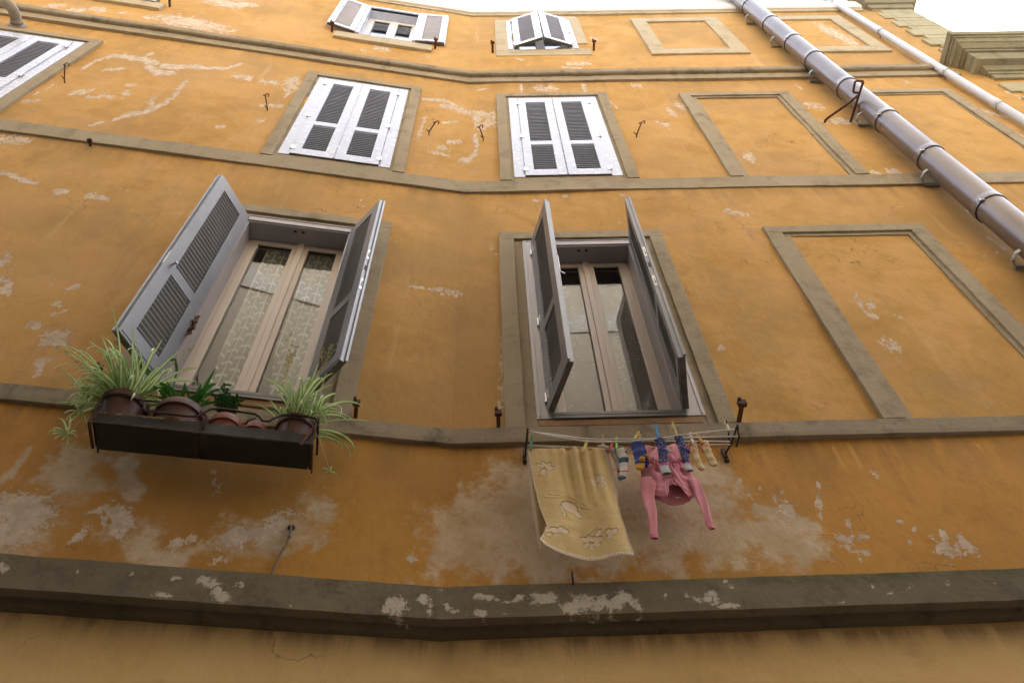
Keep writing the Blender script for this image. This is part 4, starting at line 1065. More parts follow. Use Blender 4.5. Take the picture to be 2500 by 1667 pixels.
# ---------------------------------------------------------------- flower box
PB0, PB1, ZB, ZT = -1.708, -.695, 3.170, 3.242
pl = thing('flower_box', 'old black wooden flower box in a rusty iron cradle under the left window', 'flower box', tuple(wp('L', -1.2, .17, ZB)))
def board(name, u0, u1, d0, d1, z0, z1, edge_top):
    m = MB('L'); n = 60; nz = 8; pts = []; ac = []; F = []
    lay = [(d1, j/(nz-1)) for j in range(nz)]+[(d0, 1-j/(nz-1)) for j in range(nz)]
    mm = len(lay)
    for i in range(n+1):
        u = u0+(u1-u0)*i/n
        for d, t in lay:
            z = z0+(z1-z0)*t+(.004*jit(u, d, t, 9) if t > .9 else 0); pts.append((u, d+.002*jit(u, z, 0, 12), z)); ac.append(max(0.0, (t-.45)/.55)*edge_top)
    for i in range(n):
        for k in range(mm): F.append((mm*i+k, mm*i+(k+1)%mm, mm*(i+1)+(k+1)%mm, mm*(i+1)+k))
    F += [tuple(range(mm))[::-1], tuple(mm*n+k for k in range(mm))]
    m.add(pts, F, ac); return m.build(name, M['planter'], pl)
board('front_board', PB0+.01, -1.215, .229, .247, ZB+.004, ZT+.005, 1.0); board('front_board', -1.213, PB1, .227, .244, ZB+.004, ZT, .75)
board('back_board', PB0+.01, PB1, .085, .10, ZB+.004, ZT, .3)
board('bottom_board', PB0+.02, PB1-.01, .085, .243, ZB-.012, ZB+.004, .0)
m = MB('L'); m.box(PB0, PB0+.016, .09, .235, ZB, ZT); m.box(PB1-.016, PB1, .09, .235, ZB, ZT); m.build('end_board', M['planter'], pl)
# iron cradle: corner straps, hoops from the wall, wavy top rail
m = MB('L'); rr = .0085
for u in (PB0-.006, PB1+.004, (PB0+PB1)/2-.03):
    m.box(u-.008, u+.008, .09, .253, ZB-.018, ZB-.013); m.box(u-.008, u+.008, .248, .253, ZB-.013, ZT+.01)
for u in (PB0-.008, PB1+.006):
    m.tube([(u, .250, ZT-.02), (u-.006, .256, ZT+.06), (u, .256, 3.355), (u, .24, 3.365), (u, .0, 3.365)], .0065, 6)
    m.box(u-.003, u+.003, .02, .245, ZB+.03, ZB+.042)
m.box(PB0, PB1, .2475, .2515, ZB-.012, ZB+.004)
m.build('iron_cradle', M['rust_dark'], pl, bevel=.0015)
m = MB('L'); m.smooth = True
rail = [(-1.715, 3.362), (-1.68, 3.352), (-1.60, 3.348), (-1.53, 3.334), (-1.512, 3.31), (-1.505, 3.27), (-1.485, 3.257), (-1.43, 3.255), (-1.29, 3.250), (-1.245, 3.256), (-1.225, 3.29), (-1.205, 3.32), (-1.16, 3.333), (-1.04, 3.322), (-.99, 3.318), (-.965, 3.30), (-.945, 3.273), (-.915, 3.273), (-.895, 3.30), (-.86, 3.33), (-.81, 3.343), (-.74, 3.340), (-.70, 3.332), (-.69, 3.318)]
m.tube([(u, .268, z) for u, z in rail], .006, 8)
m.tube([(-1.53, .266, 3.334), (-1.49, .266, 3.338), (-1.45, .266, 3.334)], .005, 6)
m.tube([(-1.245, .266, 3.295), (-1.218, .268, 3.28), (-1.20, .266, 3.255), (-1.204, .256, 3.18)], .006, 6); m.tube([(-.98, .268, 3.29), (-1.01, .266, 3.265), (-1.02, .258, 3.245)], .006, 6)
m.build('top_rail', M['rust_dark'], pl)
m = MB('L'); m.tf = lambda u, d, z: (u+(z-ZB)*.28, d, z); m.box(-.738, -.722, .249, .256, ZB-.03, ZT+.03); m.build('brace', M['rust'], pl, bevel=.002)

def pot(u, d, r, zr, h, mat, label):
    m = MB('L'); m.smooth = True; b = min(r*.66, .074); z0 = zr-h
    m.lathe(u, d, [(0.0, 0), (b, 0), (r*.89, h-.045), (r*.89, h-.043), (r, h-.042), (r*1.01, h-.006), (r*.99, h), (r*.93, h), (r*.92, h-.03), (r*.90, h-.035)], 40, z0=z0)
    o = m.build('flower_pot', M[mat], None, origin=tuple(wp('L', u, d, z0))); o.modifiers.new('e', 'EDGE_SPLIT').split_angle = R(40)
    tag(o, label, 'flower pot', 'flower pots standing in the black box')
    m = MB('L'); m.lathe(u, d, [(r*.91, h-.03), (r*.5, h-.022), (0, h-.018)], 24, z0=z0); m.build('soil', M['soil'], o)
pot(-1.64, .165, .118, 3.395, .21, 'pot_brown', 'brown pot at the left end of the box under the big spider plant')
pot(-1.365, .165, .122, 3.372, .19, 'pot_brown', 'wide brown pot, second from left, holding the strap-leaved plant')
pot(-1.135, .160, .082, 3.343, .16, 'pot', 'reddish pot in the middle of the box with a small dark bush')
pot(-.988, .160, .066, 3.322, .14, 'pot', 'smallest reddish pot, nothing growing in it, right of the middle')
pot(-.795, .165, .10, 3.370, .185, 'pot_brown', 'brown pot at the right end of the box under a spider plant')

def arc(base, az, el, L, droop, n=12, clampd=.02, wob=0.0):
    p = np.array(base, float); path = [p.copy()]; e = el
    for i in range(n):
        t = (i+1)/n; ee = e-droop*t*t
        a = az+wob*t
        v = np.array([math.cos(a)*math.cos(ee), math.sin(a)*math.cos(ee), math.sin(ee)])
        p = p+v*L/n
        if p[1] < clampd: p[1] = clampd+abs(p[1]-clampd)*.2
        path.append(p.copy())
    return path
def leafw(n, w, tip=.08): return [w*(.45+.55*min(1, i/(n*.25)))*(1-(i/n)**3)**.8+w*tip*(i < n) for i in range(n+1)]
def spider(u, d, z, n, seed, az_bias, label, stalks, runners, len0=(.22, .40), n_up=0):
    rnd = random.Random(seed); t = thing('spider_plant', label, 'plant', tuple(wp('L', u, d, z)), 'spider plants in the flower box')
    m = MB('L'); m.smooth = True
    for i in range(n):
        az = rnd.gauss(az_bias[0], az_bias[1]) if rnd.random() < az_bias[2] else rnd.uniform(-.4, math.pi+.4)
        el = R(rnd.uniform(25, 88)); L = rnd.uniform(*len0)*rnd.choice((1.0, 1.0, 1.1, .75, .55))
        dr = rnd.uniform(1.2, 2.7) if rnd.random() > .12 else rnd.uniform(.3, .9)
        b = (u+rnd.uniform(-.05, .05), d+rnd.uniform(-.04, .04), z)
        path = arc(b, az, el, L, dr, 12, wob=rnd.uniform(-.4, .4))
        s = (-math.sin(az), math.cos(az), rnd.uniform(-.5, .5))
        m.ribbon(path, leafw(12, rnd.uniform(.0065, .0125)), s)
    m.build('leaves', M['spider'], t)
    for st in stalks:
        m = MB('L'); m.smooth = True; m.cur = 0; P = [np.array(q, float) for q in st]
        m.tube(P, [.003]*(len(P)-1)+[.0014], 5)
        m.cur = 1
        for k in range(9):
            f = .45+.55*k/8; i = min(int(f*(len(P)-1)), len(P)-2); g = f*(len(P)-1)-i; c = P[i]*(1-g)+P[i+1]*g
            q = c+np.array([rnd.uniform(-.014, .014), rnd.uniform(-.004, .012), rnd.uniform(0, .014)])
            m.cur = 0; m.tube([c, q], .0011, 4); m.cur = 1
            for a in range(4): m.ribbon([q, q+np.array([math.cos(a*1.6)*.005, math.sin(a*1.6)*.005, .004]), q+np.array([math.cos(a*1.6)*.010, math.sin(a*1.6)*.010, .004])], [.001, .0028, .0006], (math.sin(a*1.6), -math.cos(a*1.6), .3))
        m.build('flower_stalk', [M['stalk'], M['bloom']], t)
    for path, nl, L in runners:
        m = MB('L'); m.smooth = True; P = [np.array(q, float) for q in path]; m.tube(P, .0016, 5); o = m.build('runner', M['stalk'], t)
        m = MB('L'); m.smooth = True; c = P[-1]
        for i in range(nl):
            az = rnd.uniform(0, 2*math.pi); pth = arc(c, az, R(rnd.uniform(-10, 75)), L*rnd.uniform(.6, 1.15), rnd.uniform(1.2, 2.4), 8)
            m.ribbon(pth, leafw(8, rnd.uniform(.0045, .0065)), (-math.sin(az), math.cos(az), rnd.uniform(-.3, .3)))
        m.build('plantlet', M['spider'], o)
    return t
spider(-1.64, .165, 3.365, 120, 3, (2.55, .6, .5), 'big bushy striped spider plant spilling over the left end of the flower box',
       [[(-1.70, .15, 3.50), (-1.79, .17, 3.68), (-1.84, .19, 3.85), (-1.875, .2, 3.97), (-1.905, .2, 4.10)], [(-1.75, .15, 3.50), (-1.88, .17, 3.62), (-2.0, .19, 3.70), (-2.107, .2, 3.755)], [(-1.76, .15, 3.52), (-1.92, .18, 3.64), (-1.996, .2, 3.77)], [(-1.60, .15, 3.50), (-1.54, .18, 3.70), (-1.50, .2, 3.80), (-1.451, .2, 3.914)], [(-1.86, .19, 3.86), (-1.845, .2, 3.93), (-1.835, .2, 3.97)]],
       [([(-1.72, .20, 3.45), (-1.78, .25, 3.42), (-1.82, .24, 3.33), (-1.825, .2, 3.29)], 12, .085), ([(-1.70, .22, 3.45), (-1.755, .27, 3.40), (-1.775, .24, 3.31)], 11, .09), ([(-1.74, .22, 3.36), (-1.75, .24, 3.24), (-1.785, .22, 3.13), (-1.80, .2, 3.11)], 14, .11), ([(-1.72, .20, 3.46), (-1.80, .24, 3.45), (-1.835, .22, 3.42)], 10, .08)], (.26, .50))
spider(-.795, .165, 3.345, 66, 11, (1.2, .9, .45), 'smaller striped spider plant at the right end of the flower box',
       [[(-.85, .15, 3.48), (-.905, .18, 3.68), (-.93, .2, 3.80), (-.945, .2, 3.95), (-.975, .2, 4.12)], [(-.93, .19, 3.78), (-.935, .2, 3.90), (-.92, .2, 4.015)], [(-.92, .19, 3.74), (-.925, .2, 3.86), (-.916, .2, 3.943)],
        [(-.78, .15, 3.48), (-.77, .19, 3.72), (-.745, .2, 3.88), (-.715, .2, 4.0), (-.686, .2, 4.112)], [(-.745, .2, 3.88), (-.765, .2, 3.95), (-.774, .2, 4.025)], [(-.73, .2, 3.93), (-.735, .2, 4.0), (-.733, .2, 4.083)], [(-.74, .17, 3.55), (-.715, .2, 3.8), (-.68, .2, 4.02), (-.655, .2, 4.141)]],
       [([(-.74, .20, 3.42), (-.71, .24, 3.47), (-.70, .22, 3.46)], 24, .14), ([(-.73, .20, 3.38), (-.70, .23, 3.30), (-.655, .24, 3.20), (-.61, .22, 3.10), (-.575, .2, 3.03)], 6, .055)], (.22, .45))
t = thing('strap_leaf_plant', 'plain green strap-leaved plant in the second pot of the flower box', 'plant', tuple(wp('L', -1.38, .13, 3.4)))
m = MB('L'); m.smooth = True; rnd = random.Random(5)
for i in range(19):
    az = rnd.uniform(-.2, math.pi+.2) if i % 3 else rnd.choice((2.6, .5)); L = rnd.uniform(.17, .30)
    m.ribbon(arc((-1.365+rnd.uniform(-.04, .05), .165+rnd.uniform(-.03, .03), 3.345), az, R(rnd.uniform(50, 85)), L, rnd.uniform(.7, 1.9), 10), leafw(10, rnd.uniform(.011, .016), .02), (-math.sin(az), math.cos(az), rnd.uniform(-.3, .3)))
for p in ([(-1.44, .13, 3.40), (-1.47, .16, 3.58), (-1.49, .18, 3.72), (-1.515, .20, 3.78), (-1.55, .20, 3.775)], [(-1.37, .13, 3.40), (-1.35, .16, 3.53), (-1.32, .18, 3.66), (-1.27, .19, 3.78)], [(-1.42, .13, 3.40), (-1.52, .2, 3.56), (-1.60, .22, 3.62), (-1.66, .22, 3.66)]):
    m.ribbon(p, [.012, .014, .013, .010, .003][:len(p)] if len(p) == 5 else [.012, .014, .010, .002], (.5, .8, .3))
m.build('leaves', M['strap'], t)
t = thing('small_bush', 'small dark glossy-leaved bush in the middle pot of the flower box', 'plant', tuple(wp('L', -1.148, .12, 3.37)))
st = MB('L'); lv = MB('L'); lv.smooth = True; rnd = random.Random(9)
for tip in ((-1.235, .13, 3.70), (-1.145, .14, 3.60), (-1.20, .16, 3.56), (-1.175, .10, 3.55), (-1.225, .18, 3.52), (-1.125, .17, 3.53), (-1.16, .2, 3.50)):
    b = np.array((-1.15+rnd.uniform(-.02, .02), .16, 3.32)); tp = np.array(tip); mid = (b+tp)/2+np.array([0, .01, .02]); st.tube([b, mid, tp], .003, 5)
    for k in range(22):
        f = .35+.65*k/21; c = b*(1-f)**2+2*f*(1-f)*mid+tp*f*f; az = k*2.4+rnd.uniform(-.3, .3); L = rnd.uniform(.026, .044)
        e = rnd.uniform(-.2, .7); v = np.array([math.cos(az)*math.cos(e), math.sin(az)*math.cos(e), math.sin(e)])*L
        lv.ribbon([c, c+v*.5+np.array([0, 0, .004]), c+v], [.002, .0085, .001], (-math.sin(az), math.cos(az), 0))
st.build('stems', M['rust'], t); lv.build('leaves', M['bush'], t)

# ---------------------------------------------------------------- washing line rack
rk = thing('drying_rack', 'wall-mounted drying rack of rusty arms and slack white cords below the right window', 'drying rack', tuple(wp('R', .95, .05, 3.38)))
m = MB('R'); m.smooth = True
m.tube([(.398, -.01, 3.40), (.400, .03, 3.40), (.405, .125, 3.383), (.411, .235, 3.372), (.411, .248, 3.372)], .006, 8)
m.tube([(.395, .125, 3.39), (.407, .125, 3.39)], .016, 10); m.tube([(.398, .02, 3.47), (.398, .018, 3.37)], .010, 8)
m.build('rack_arm', M['rust_dark'], rk)
m = MB('R'); m.box(.389, .408, -.006, .010, 3.38, 3.47); m.tube([(.398, .012, 3.38), (.398, .035, 3.375)], .012, 10); m.build('wall_plate', M['rust_dark'], rk, bevel=.002)
m = MB('R'); m.smooth = True
m.tube([(1.470, -.01, 3.42), (1.472, .03, 3.41), (1.484, .10, 3.39), (1.494, .232, 3.378)], .0055, 8)
m.tube([(1.494, .236, 3.378), (1.508, .165, 3.362), (1.500, .11, 3.352)], .005, 8)
m.tube([(1.452, .22, 3.44), (1.462, .17, 3.40), (1.472, .10, 3.37)], .004, 6)
m.build('rack_arm', M['rust_dark'], rk)
m = MB('R'); m.box(1.456, 1.480, -.006, .010, 3.36, 3.46); m.tube([(1.467, .010, 3.39), (1.467, .022, 3.388)], .010, 10); m.build('wall_plate', M['rust_dark'], rk, bevel=.002)
cordm = m_plain('white_washing_cord', (.55, .52, .47), (.64, .61, .56), 40, .7)
def cord(pts, d0, d1, r=.0042):
    m = MB('R'); m.smooth = True; n = 40; us = [p[0] for p in pts]; zs = [p[1] for p in pts]; P = []
    for i in range(n+1):
        u = us[0]+(us[-1]-us[0])*i/n; z = float(np.interp(u, us, zs)); P.append((u, d0+(d1-d0)*i/n, z))
    for _ in range(3): P = [P[0]]+[((P[i-1][0]+2*P[i][0]+P[i+1][0])/4, P[i][1], (P[i-1][2]+2*P[i][2]+P[i+1][2])/4) for i in range(1, n)]+[P[-1]]
    m.tube(P, r, 6); m.build('cord', cordm, rk)
LA = [(.411, 3.37), (.53, 3.325), (.71, 3.278), (.77, 3.272), (.975, 3.281), (1.073, 3.296), (1.172, 3.318), (1.475, 3.362)]
LB = [(.411, 3.373), (.53, 3.345), (.66, 3.325), (.772, 3.318), (.987, 3.328), (1.193, 3.34), (1.503, 3.365)]
LC = [(.411, 3.374), (.56, 3.36), (.70, 3.335), (.80, 3.323), (.93, 3.318), (1.01, 3.338), (1.463, 3.361)]
LD = [(.402, 3.385), (.686, 3.359), (.833, 3.341), (.935, 3.336), (1.237, 3.363), (1.468, 3.36)]
cord(LA, .235, .22); cord(LB, .230, .17); cord(LC, .225, .14); cord(LD, .125, .12)
m = MB('R'); m.smooth = True; m.tube([(.77, .16, 3.326), (.80, .157, 3.324), (.825, .154, 3.320)], [.005, .009, .005], 8); m.build('cord_knot', cordm, rk)

# ---------------------------------------------------------------- washing
def m_cloth(name, a, b, weave=900, bump=.35, rough=.9, fuzz=.3):
    k = NT(name); c = k.mix(k.ramp(k.noise(18, 5), .3, .7), a, b)
    k.p.inputs['Sheen Weight'].default_value = fuzz
    h = k.math('ADD', k.noise(weave/4, 3), k.math('MULTIPLY', k.noise(60, 4), .5))
    return k.done(c, rough, 0, .2, k.bump(h, bump, .002))
def m_towel():
    k = NT('yellow_terry'); a = k.attr('across').outputs['Fac']
    c = k.mix(k.ramp(k.noise(16, 5), .3, .7), (.56, .40, .145), (.63, .465, .19)); c = k.mix(k.ramp(k.noise(260, 3), .5, .7, 0, .4), c, (.46, .31, .10))
    f = k.ramp(a, .35, .65); c = k.mix(k.math('MULTIPLY', f, .7), c, (.60, .485, .36))
    g = k.ramp(a, -.35, -.65, 0, 1); c = k.mix(k.math('MULTIPLY', g, .6), c, (.36, .23, .075))  # darker petal rims, painting the shading of the embossed motif
    hm = k.ramp(a, 1.5, 1.7); c = k.mix(hm, c, (.62, .51, .37))
    k.p.inputs['Sheen Weight'].default_value = .4
    h = k.math('MULTIPLY', k.math('ADD', k.noise(330, 3), k.math('MULTIPLY', k.noise(120, 4), .7)), k.math('SUBTRACT', 1.0, k.math('MULTIPLY', f, .8)))
    return k.done(c, .95, 0, .15, k.bump(h, .8, .004))
M['towel'] = m_towel(); M['hem'] = m_cloth('cream_hem', (.62, .52, .39), (.66, .56, .43))
def interp(poly, t):
    n = len(poly)-1; x = min(max(t, 0), 1)*n; i = min(int(x), n-1); f = x-i
    return tuple(poly[i][k]*(1-f)+poly[i+1][k]*f for k in range(len(poly[0])))
# motifs woven into the towel: petals (u, z, length, width, angle) and raised lines
PET = []
def flower(u, z, spec):
    for r, an, L, wd in spec: PET.append((u+r*math.cos(R(an)), z+1.25*r*math.sin(R(an)), L, wd, R(an)))
flower(.490, 3.185, [(.022, 100, .022, .013), (.026, 45, .024, .013), (.026, 0, .024, .013), (.026, 150, .022, .012), (.030, 250, .024, .017)])
flower(.742, 3.062, [(.024, 95, .024, .014), (.026, 40, .024, .014), (.027, -15, .024, .012), (.027, -60, .022, .011), (.027, 170, .022, .013), (.027, 215, .02, .011)])
flower(.525, 2.705, [(.024, 150, .024, .018), (.020, 60, .02, .017), (.030, 20, .02, .017), (.05, 200, .018, .012)])
flower(.668, 2.672, [(.030, 160, .024, .015), (.018, 110, .018, .014), (.018, 40, .018, .014), (.032, 10, .024, .015), (.030, 215, .022, .012), (.026, 270, .022, .012), (.030, 325, .022, .012)])
flower(.768, 2.690, [(.02, 150, .022, .016), (.014, 50, .018, .014), (.022, 210, .02, .012)])
PET += [(.590, 2.905, .042, .034, R(-10)), (.622, 2.865, .034, .016, R(-50)), (.556, 2.872, .030, .009, R(-65)), (.560, 2.838, .012, .010, 0), (.704, 2.72, .022, .013, R(50))]
LINES = [[(.474, 2.963), (.52, 2.956), (.56, 2.965), (.60, 2.964), (.625, 2.94), (.65, 2.90), (.685, 2.878)], [(.497, 2.985), (.545, 2.978), (.60, 2.980), (.635, 2.952), (.66, 2.915), (.69, 2.89)], [(.66, 2.725), (.69, 2.745), (.705, 2.765)], [(.775, 3.12), (.79, 3.10), (.803, 3.125), (.82, 3.13)], [(.475, 3.15), (.455, 3.12)], [(.505, 3.14), (.50, 3.115)]]
def motif(u, z):
    fill = 0.0; rim = 0.0
    for pu, pz, L, wd, an in PET:
        x, y = u-pu, (z-pz)/1.25; a = x*math.cos(an)+y*math.sin(an); b = -x*math.sin(an)+y*math.cos(an)
        q = math.hypot(a/L, b/wd)
        if q < .86: fill = 1
        elif q < 1.12: rim = max(rim, 1-abs(q-1)/.14)
    return fill, rim
tw = thing('towel', 'pale yellow towel with embossed flowers hanging folded over the cord', 'towel', tuple(wp('R', .62, .13, 3.36)))
TL = [(.404, 3.355), (.412, 3.28), (.420, 3.159), (.434, 3.01), (.446, 2.898), (.462, 2.812), (.470, 2.756), (.458, 2.696), (.432, 2.625)]
TR = [(.806, 3.342), (.809, 3.251), (.813, 3.144), (.818, 3.019), (.82, 2.914), (.822, 2.827), (.826, 2.771), (.832, 2.657), (.842, 2.562)]
nu, nv = 190, 300; P = np.zeros((nu, nv, 3)); AC = np.zeros((nu, nv))
segd = lambda u, z, pts: float(seg_dist(np.array([u]), np.array([z]), pts, 1.2)[0])
for j in range(nv):
    t = j/(nv-1); a, b = interp(TL, t), interp(TR, t)
    for i in range(nu):
        s = i/(nu-1); u = a[0]+(b[0]-a[0])*s; z = a[1]+(b[1]-a[1])*s
        if t > .9: z -= .055*math.sin(math.pi*s)**.6*(t-.9)/.1*(1-.55*s)
        top = max(0, 1-t*1.9)
        pl_ = math.exp(-((s-.66)/.26)**2)
        d = .140+.017*pl_*math.sin(s*44+math.sin(t*3)*1.6)*(top**.6)+.034*math.sin(s*9.5+.6-t*.9)*min(1, t*1.7)*(.9-.3*t)*(.35+.65*s)
        d += .010*math.sin(s*21+t*4)*pl_*(1-t)+.004*mnoise.noise(Vector((s*5, t*9, 2)))
        d += .055*max(0, (t-.45)/.55)**2*max(0, 1-s/.28)**1.5+.03*t+.012*t*t
        if t < .03: d -= .018*(1-t/.03)**2
        fl, rm = motif(u, z); ln = 0
        if 2.7 < z < 3.2:
            dm = min(segd(u, z, L) for L in LINES); ln = max(0, 1-dm/.0045)
        hem = s > .985 or s < .012 or t > .982
        d += -.0014*fl+.0016*rm*(1-fl)+.0028*ln
        if hem: d += .003+.0015*math.sin((t if t < .98 else s)*260)
        P[i, j] = (u, d, z); AC[i, j] = 2 if hem else (1.0 if fl else (-1.0 if (rm > .45 and fl < .5) else 0))
for j in range(nv):
    for i in range(nu): pass
m = MB('R'); m.smooth = True; m.grid(P, AC.ravel()); m.build('front_fold', M['towel'], tw, recalc=False)
BL = [(.403, 3.352), (.405, 3.242), (.407, 3.081), (.414, 2.915), (.422, 2.787), (.432, 2.66)]; BR = [(.833, 3.340), (.829, 3.285), (.831, 3.16), (.836, 3.09), (.841, 3.03), (.832, 2.985)]
nu, nv = 70, 60; P = np.zeros((nu, nv, 3)); AC = np.zeros((nu, nv))
for j in range(nv):
    t = j/(nv-1); a, b = interp(BL, t), interp(BR, t)
    for i in range(nu):
        s = i/(nu-1); P[i, j] = (a[0]+(b[0]-a[0])*s, .118-.012*min(1, t*20)+.012*math.sin(s*14+t*2)*min(1, t*3)-.004*t+.012*max(0, t-.3)*(1-s)*2, a[1]+(b[1]-a[1])*s); AC[i, j] = 2 if s < .03 or s > .97 or t > .97 else 0
m = MB('R'); m.smooth = True; m.grid(P, AC.ravel()); m.build('back_fold', M['towel'], tw, recalc=False)

pink = m_cloth('pink_cotton', (.64, .245, .30), (.70, .29, .345)); pinkd = m_cloth('deep_pink_trim', (.57, .14, .21), (.62, .18, .25)); paletag = m_plain('woven_label', (.50, .50, .44), (.60, .60, .55), 60, .8)
cd = thing('cardigan', "child's pink cardigan pegged upside down by its hem", 'cardigan', tuple(wp('R', 1.1, .12, 3.36)))
def sheet(topc, midc, botc, dfun, nu=70, nv=60):
    P = np.zeros((nu, nv, 3))
    for i in range(nu):
        s = i/(nu-1); T, Q, B = (np.array(interp(c, s)) for c in (topc, midc, botc))
        for j in range(nv):
            t = j/(nv-1); w0, w1, w2 = (1-t)*(1-2*t), 4*t*(1-t), t*(2*t-1)
            q = w0*T+w1*Q+w2*B; P[i, j] = (q[0], dfun(s, t), q[1])
    return P
top = [(1.018, 3.352), (1.10, 3.354), (1.182, 3.362)]; mid = [(.970, 3.165), (1.03, 3.165), (1.10, 3.185), (1.15, 3.17), (1.212, 3.16)]
bot = [(.985, 3.022), (1.005, 2.988), (1.04, 2.968), (1.066, 2.962), (1.070, 2.995), (1.078, 3.035), (1.103, 3.052), (1.125, 3.03), (1.15, 2.985), (1.170, 2.962), (1.195, 2.975), (1.214, 2.995), (1.224, 3.022)]
def dfr(s, t):
    puff = .017*math.sin(math.pi*min(1, max(0, s)))**.5*(.15+.85*min(1, t*1.6))
    f = .009*math.sin(s*15+t*6+1.5*math.sin(t*4))*(1-t*.3)+.006*math.sin(s*33-t*9)*math.exp(-((t-.47)/.2)**2)+.012*mnoise.noise(Vector((s*4+t*2, t*5, 1)))+.006*mnoise.noise(Vector((s*9-t*5, t*8, 5)))
    ga = .009*math.exp(-((t-.47)/.035)**2)*(1+.9*math.sin(s*58))
    pk = -.010*math.exp(-((s-.56)/.012)**2)*(1 if t > .05 else 0)
    return .125+puff+f+ga*.8+pk
def dbk(s, t): return .115-.006*math.sin(math.pi*s)+.004*math.sin(s*13+t*4)
m = MB('R'); m.smooth = True; m.grid(sheet(top, mid, bot, dfr, 110, 80)); m.build('front_body', pink, cd, recalc=False, solid=.0025)
botb = [(.985, 3.022), (1.005, 2.985), (1.04, 2.962), (1.085, 2.943), (1.14, 2.943), (1.175, 2.958), (1.224, 3.022)]
m = MB('R'); m.smooth = True; m.grid(sheet(top, mid, botb, dbk)); m.build('back_body', pink, cd, recalc=False, solid=.0025)
def sleeve(path, ws, nm):
    m = MB('R'); m.smooth = True; P = [(u, d, z) for u, d, z in path]; Q = []; W_ = []
    n = 26
    for i in range(n+1):
        q = interp(P, i/n); Q.append((q[0]+.0022*math.sin(i*.45+nm), q[1]+.003*math.sin(i*.4+1), q[2])); W_.append(interp([(w,) for w in ws], i/n)[0]*(1+.05*math.sin(i*.55+2*nm)))
    m.cur = 0; m.tube(Q, W_, 28, flat=.27, twist=(1, 0, .0))
    for k_, p_ in enumerate(m.v):                          # long soft creases down the sleeve
        i_, a_ = k_//28, 2*math.pi*(k_ % 28)/28; m.v[k_] = (p_[0], p_[1]+.0035*math.sin(a_*3+i_*.22+nm)*math.sin(math.pi*min(1, i_/n+.15)), p_[2])
    o = m.build('sleeve', pink, cd)
    m = MB('R'); m.smooth = True; e = Q[-1]; e0 = Q[-2]; m.tube([e0, e, (e[0], e[1], e[2]-.012)], [W_[-1]*1.02, W_[-1]*1.12, W_[-1]*1.05], 14, flat=.5, twist=(1, 0, 0), caps=False); m.build('cuff', pinkd, o)
sleeve([(.992, .135, 3.10), (.980, .142, 3.03), (.974, .145, 2.95), (.971, .142, 2.87), (.966, .14, 2.78), (.960, .14, 2.715)], [.036, .036, .029, .023, .019, .0155], 0)
sleeve([(1.208, .135, 3.09), (1.222, .142, 3.02), (1.226, .145, 2.95), (1.225, .142, 2.87), (1.228, .14, 2.80), (1.231, .14, 2.765)], [.022, .026, .024, .020, .017, .0145], 1)
m = MB('R'); m.smooth = True
for i in range(26):                                       # gathered band with little bows
    s = .10+.80*i/25; q = [.985+.235*s, .168+.0*s, 3.190-.012*math.sin(math.pi*s)]
    if abs(s-.5) < .05: continue
    m.tube([(q[0]-.003, q[1], q[2]+.009), (q[0], q[1]+.006, q[2]), (q[0]+.003, q[1], q[2]-.010)], [.002, .0042, .002], 6)
for c in (1.035, 1.15):
    for sg in (-1, 1): m.tube([(c, .178, 3.182), (c+sg*.014, .184, 3.188), (c+sg*.022, .178, 3.176), (c+sg*.008, .18, 3.176), (c, .178, 3.181)], .0028, 6); m.tube([(c, .178, 3.18), (c+sg*.010, .176, 3.150)], .003, 6)
m.build('gathered_band', pinkd, cd)
m = MB('R'); m.smooth = True; nk = [(1.066, 2.962), (1.069, 2.995), (1.078, 3.035), (1.103, 3.053), (1.125, 3.03), (1.15, 2.985), (1.170, 2.962)]
m.tube([interp([(u, .168, z) for u, z in nk], i/40) for i in range(41)], [.0042+.0012*math.sin(i*1.7) for i in range(41)], 8); m.build('neck_trim', pink, cd)
m = MB('R'); m.box(1.105, 1.135, .121, .1225, 2.972, 2.982); m.build('care_label', paletag, cd)

# socks: flattened tubes along a centre line, banded by faces
def sock(path, ws, bands, mats, label, flat=.42, heel=None, toe_open=False):
    """bands: list of (end fraction, material index)"""
    m = MB('R'); m.smooth = True; n = 30; Q = []; W_ = []
    for i in range(n+1):
        q = interp(path, i/n); Q.append((q[0]+.0015*math.sin(i*.9), q[1]+.002*math.sin(i*.7), q[2])); W_.append(interp([(w,) for w in ws], i/n)[0]*(1+.04*math.sin(i*1.3)))
    W_[0] *= .9
    if not toe_open: W_[-1] *= .55; W_[-2] *= .85
    m.tube(Q, W_, 18, flat=flat, twist=(1, .15, 0), caps=not toe_open)
    nf = 18
    for i in range(n):
        f = (i+.5)/n; mi = next(b for e, b in bands if f <= e)
        for k in range(nf): m.mi[i*nf+k] = mi
    if len(m.mi) > n*nf: m.mi[n*nf:] = [bands[0][1], bands[-1][1]][:len(m.mi)-n*nf]
    if heel:
        u, d, z, r, mi = heel; m.cur = mi; prof = [(r*math.cos(a), r*1.1*math.sin(a)) for a in np.linspace(-math.pi/2, math.pi/2, 9)]
        prof = [(max(p[0], 0), p[1]) for p in prof]; b = len(m.v); m.lathe(u, d, prof, 14, z0=z)
    tag(m.build('sock', mats, None), label, 'sock', 'socks on the washing line'); 
def m_dots(name, base, dot, dot2, scale=90):
    k = NT(name); vo = k.n('ShaderNodeTexVoronoi'); k.l(k.co, vo.inputs['Vector']); vo.inputs['Scale'].default_value = scale
    c = k.mix(k.ramp(vo.outputs['Distance'], .30, .22), base, dot)
    v2 = k.n('ShaderNodeTexVoronoi'); k.l(k.co, v2.inputs['Vector']); v2.inputs['Scale'].default_value = scale*.36
    c = k.mix(k.ramp(v2.outputs['Distance'], .28, .22), c, dot2)
    return k.done(c, .9, 0, .2, k.bump(k.noise(260, 3), .4, .002))
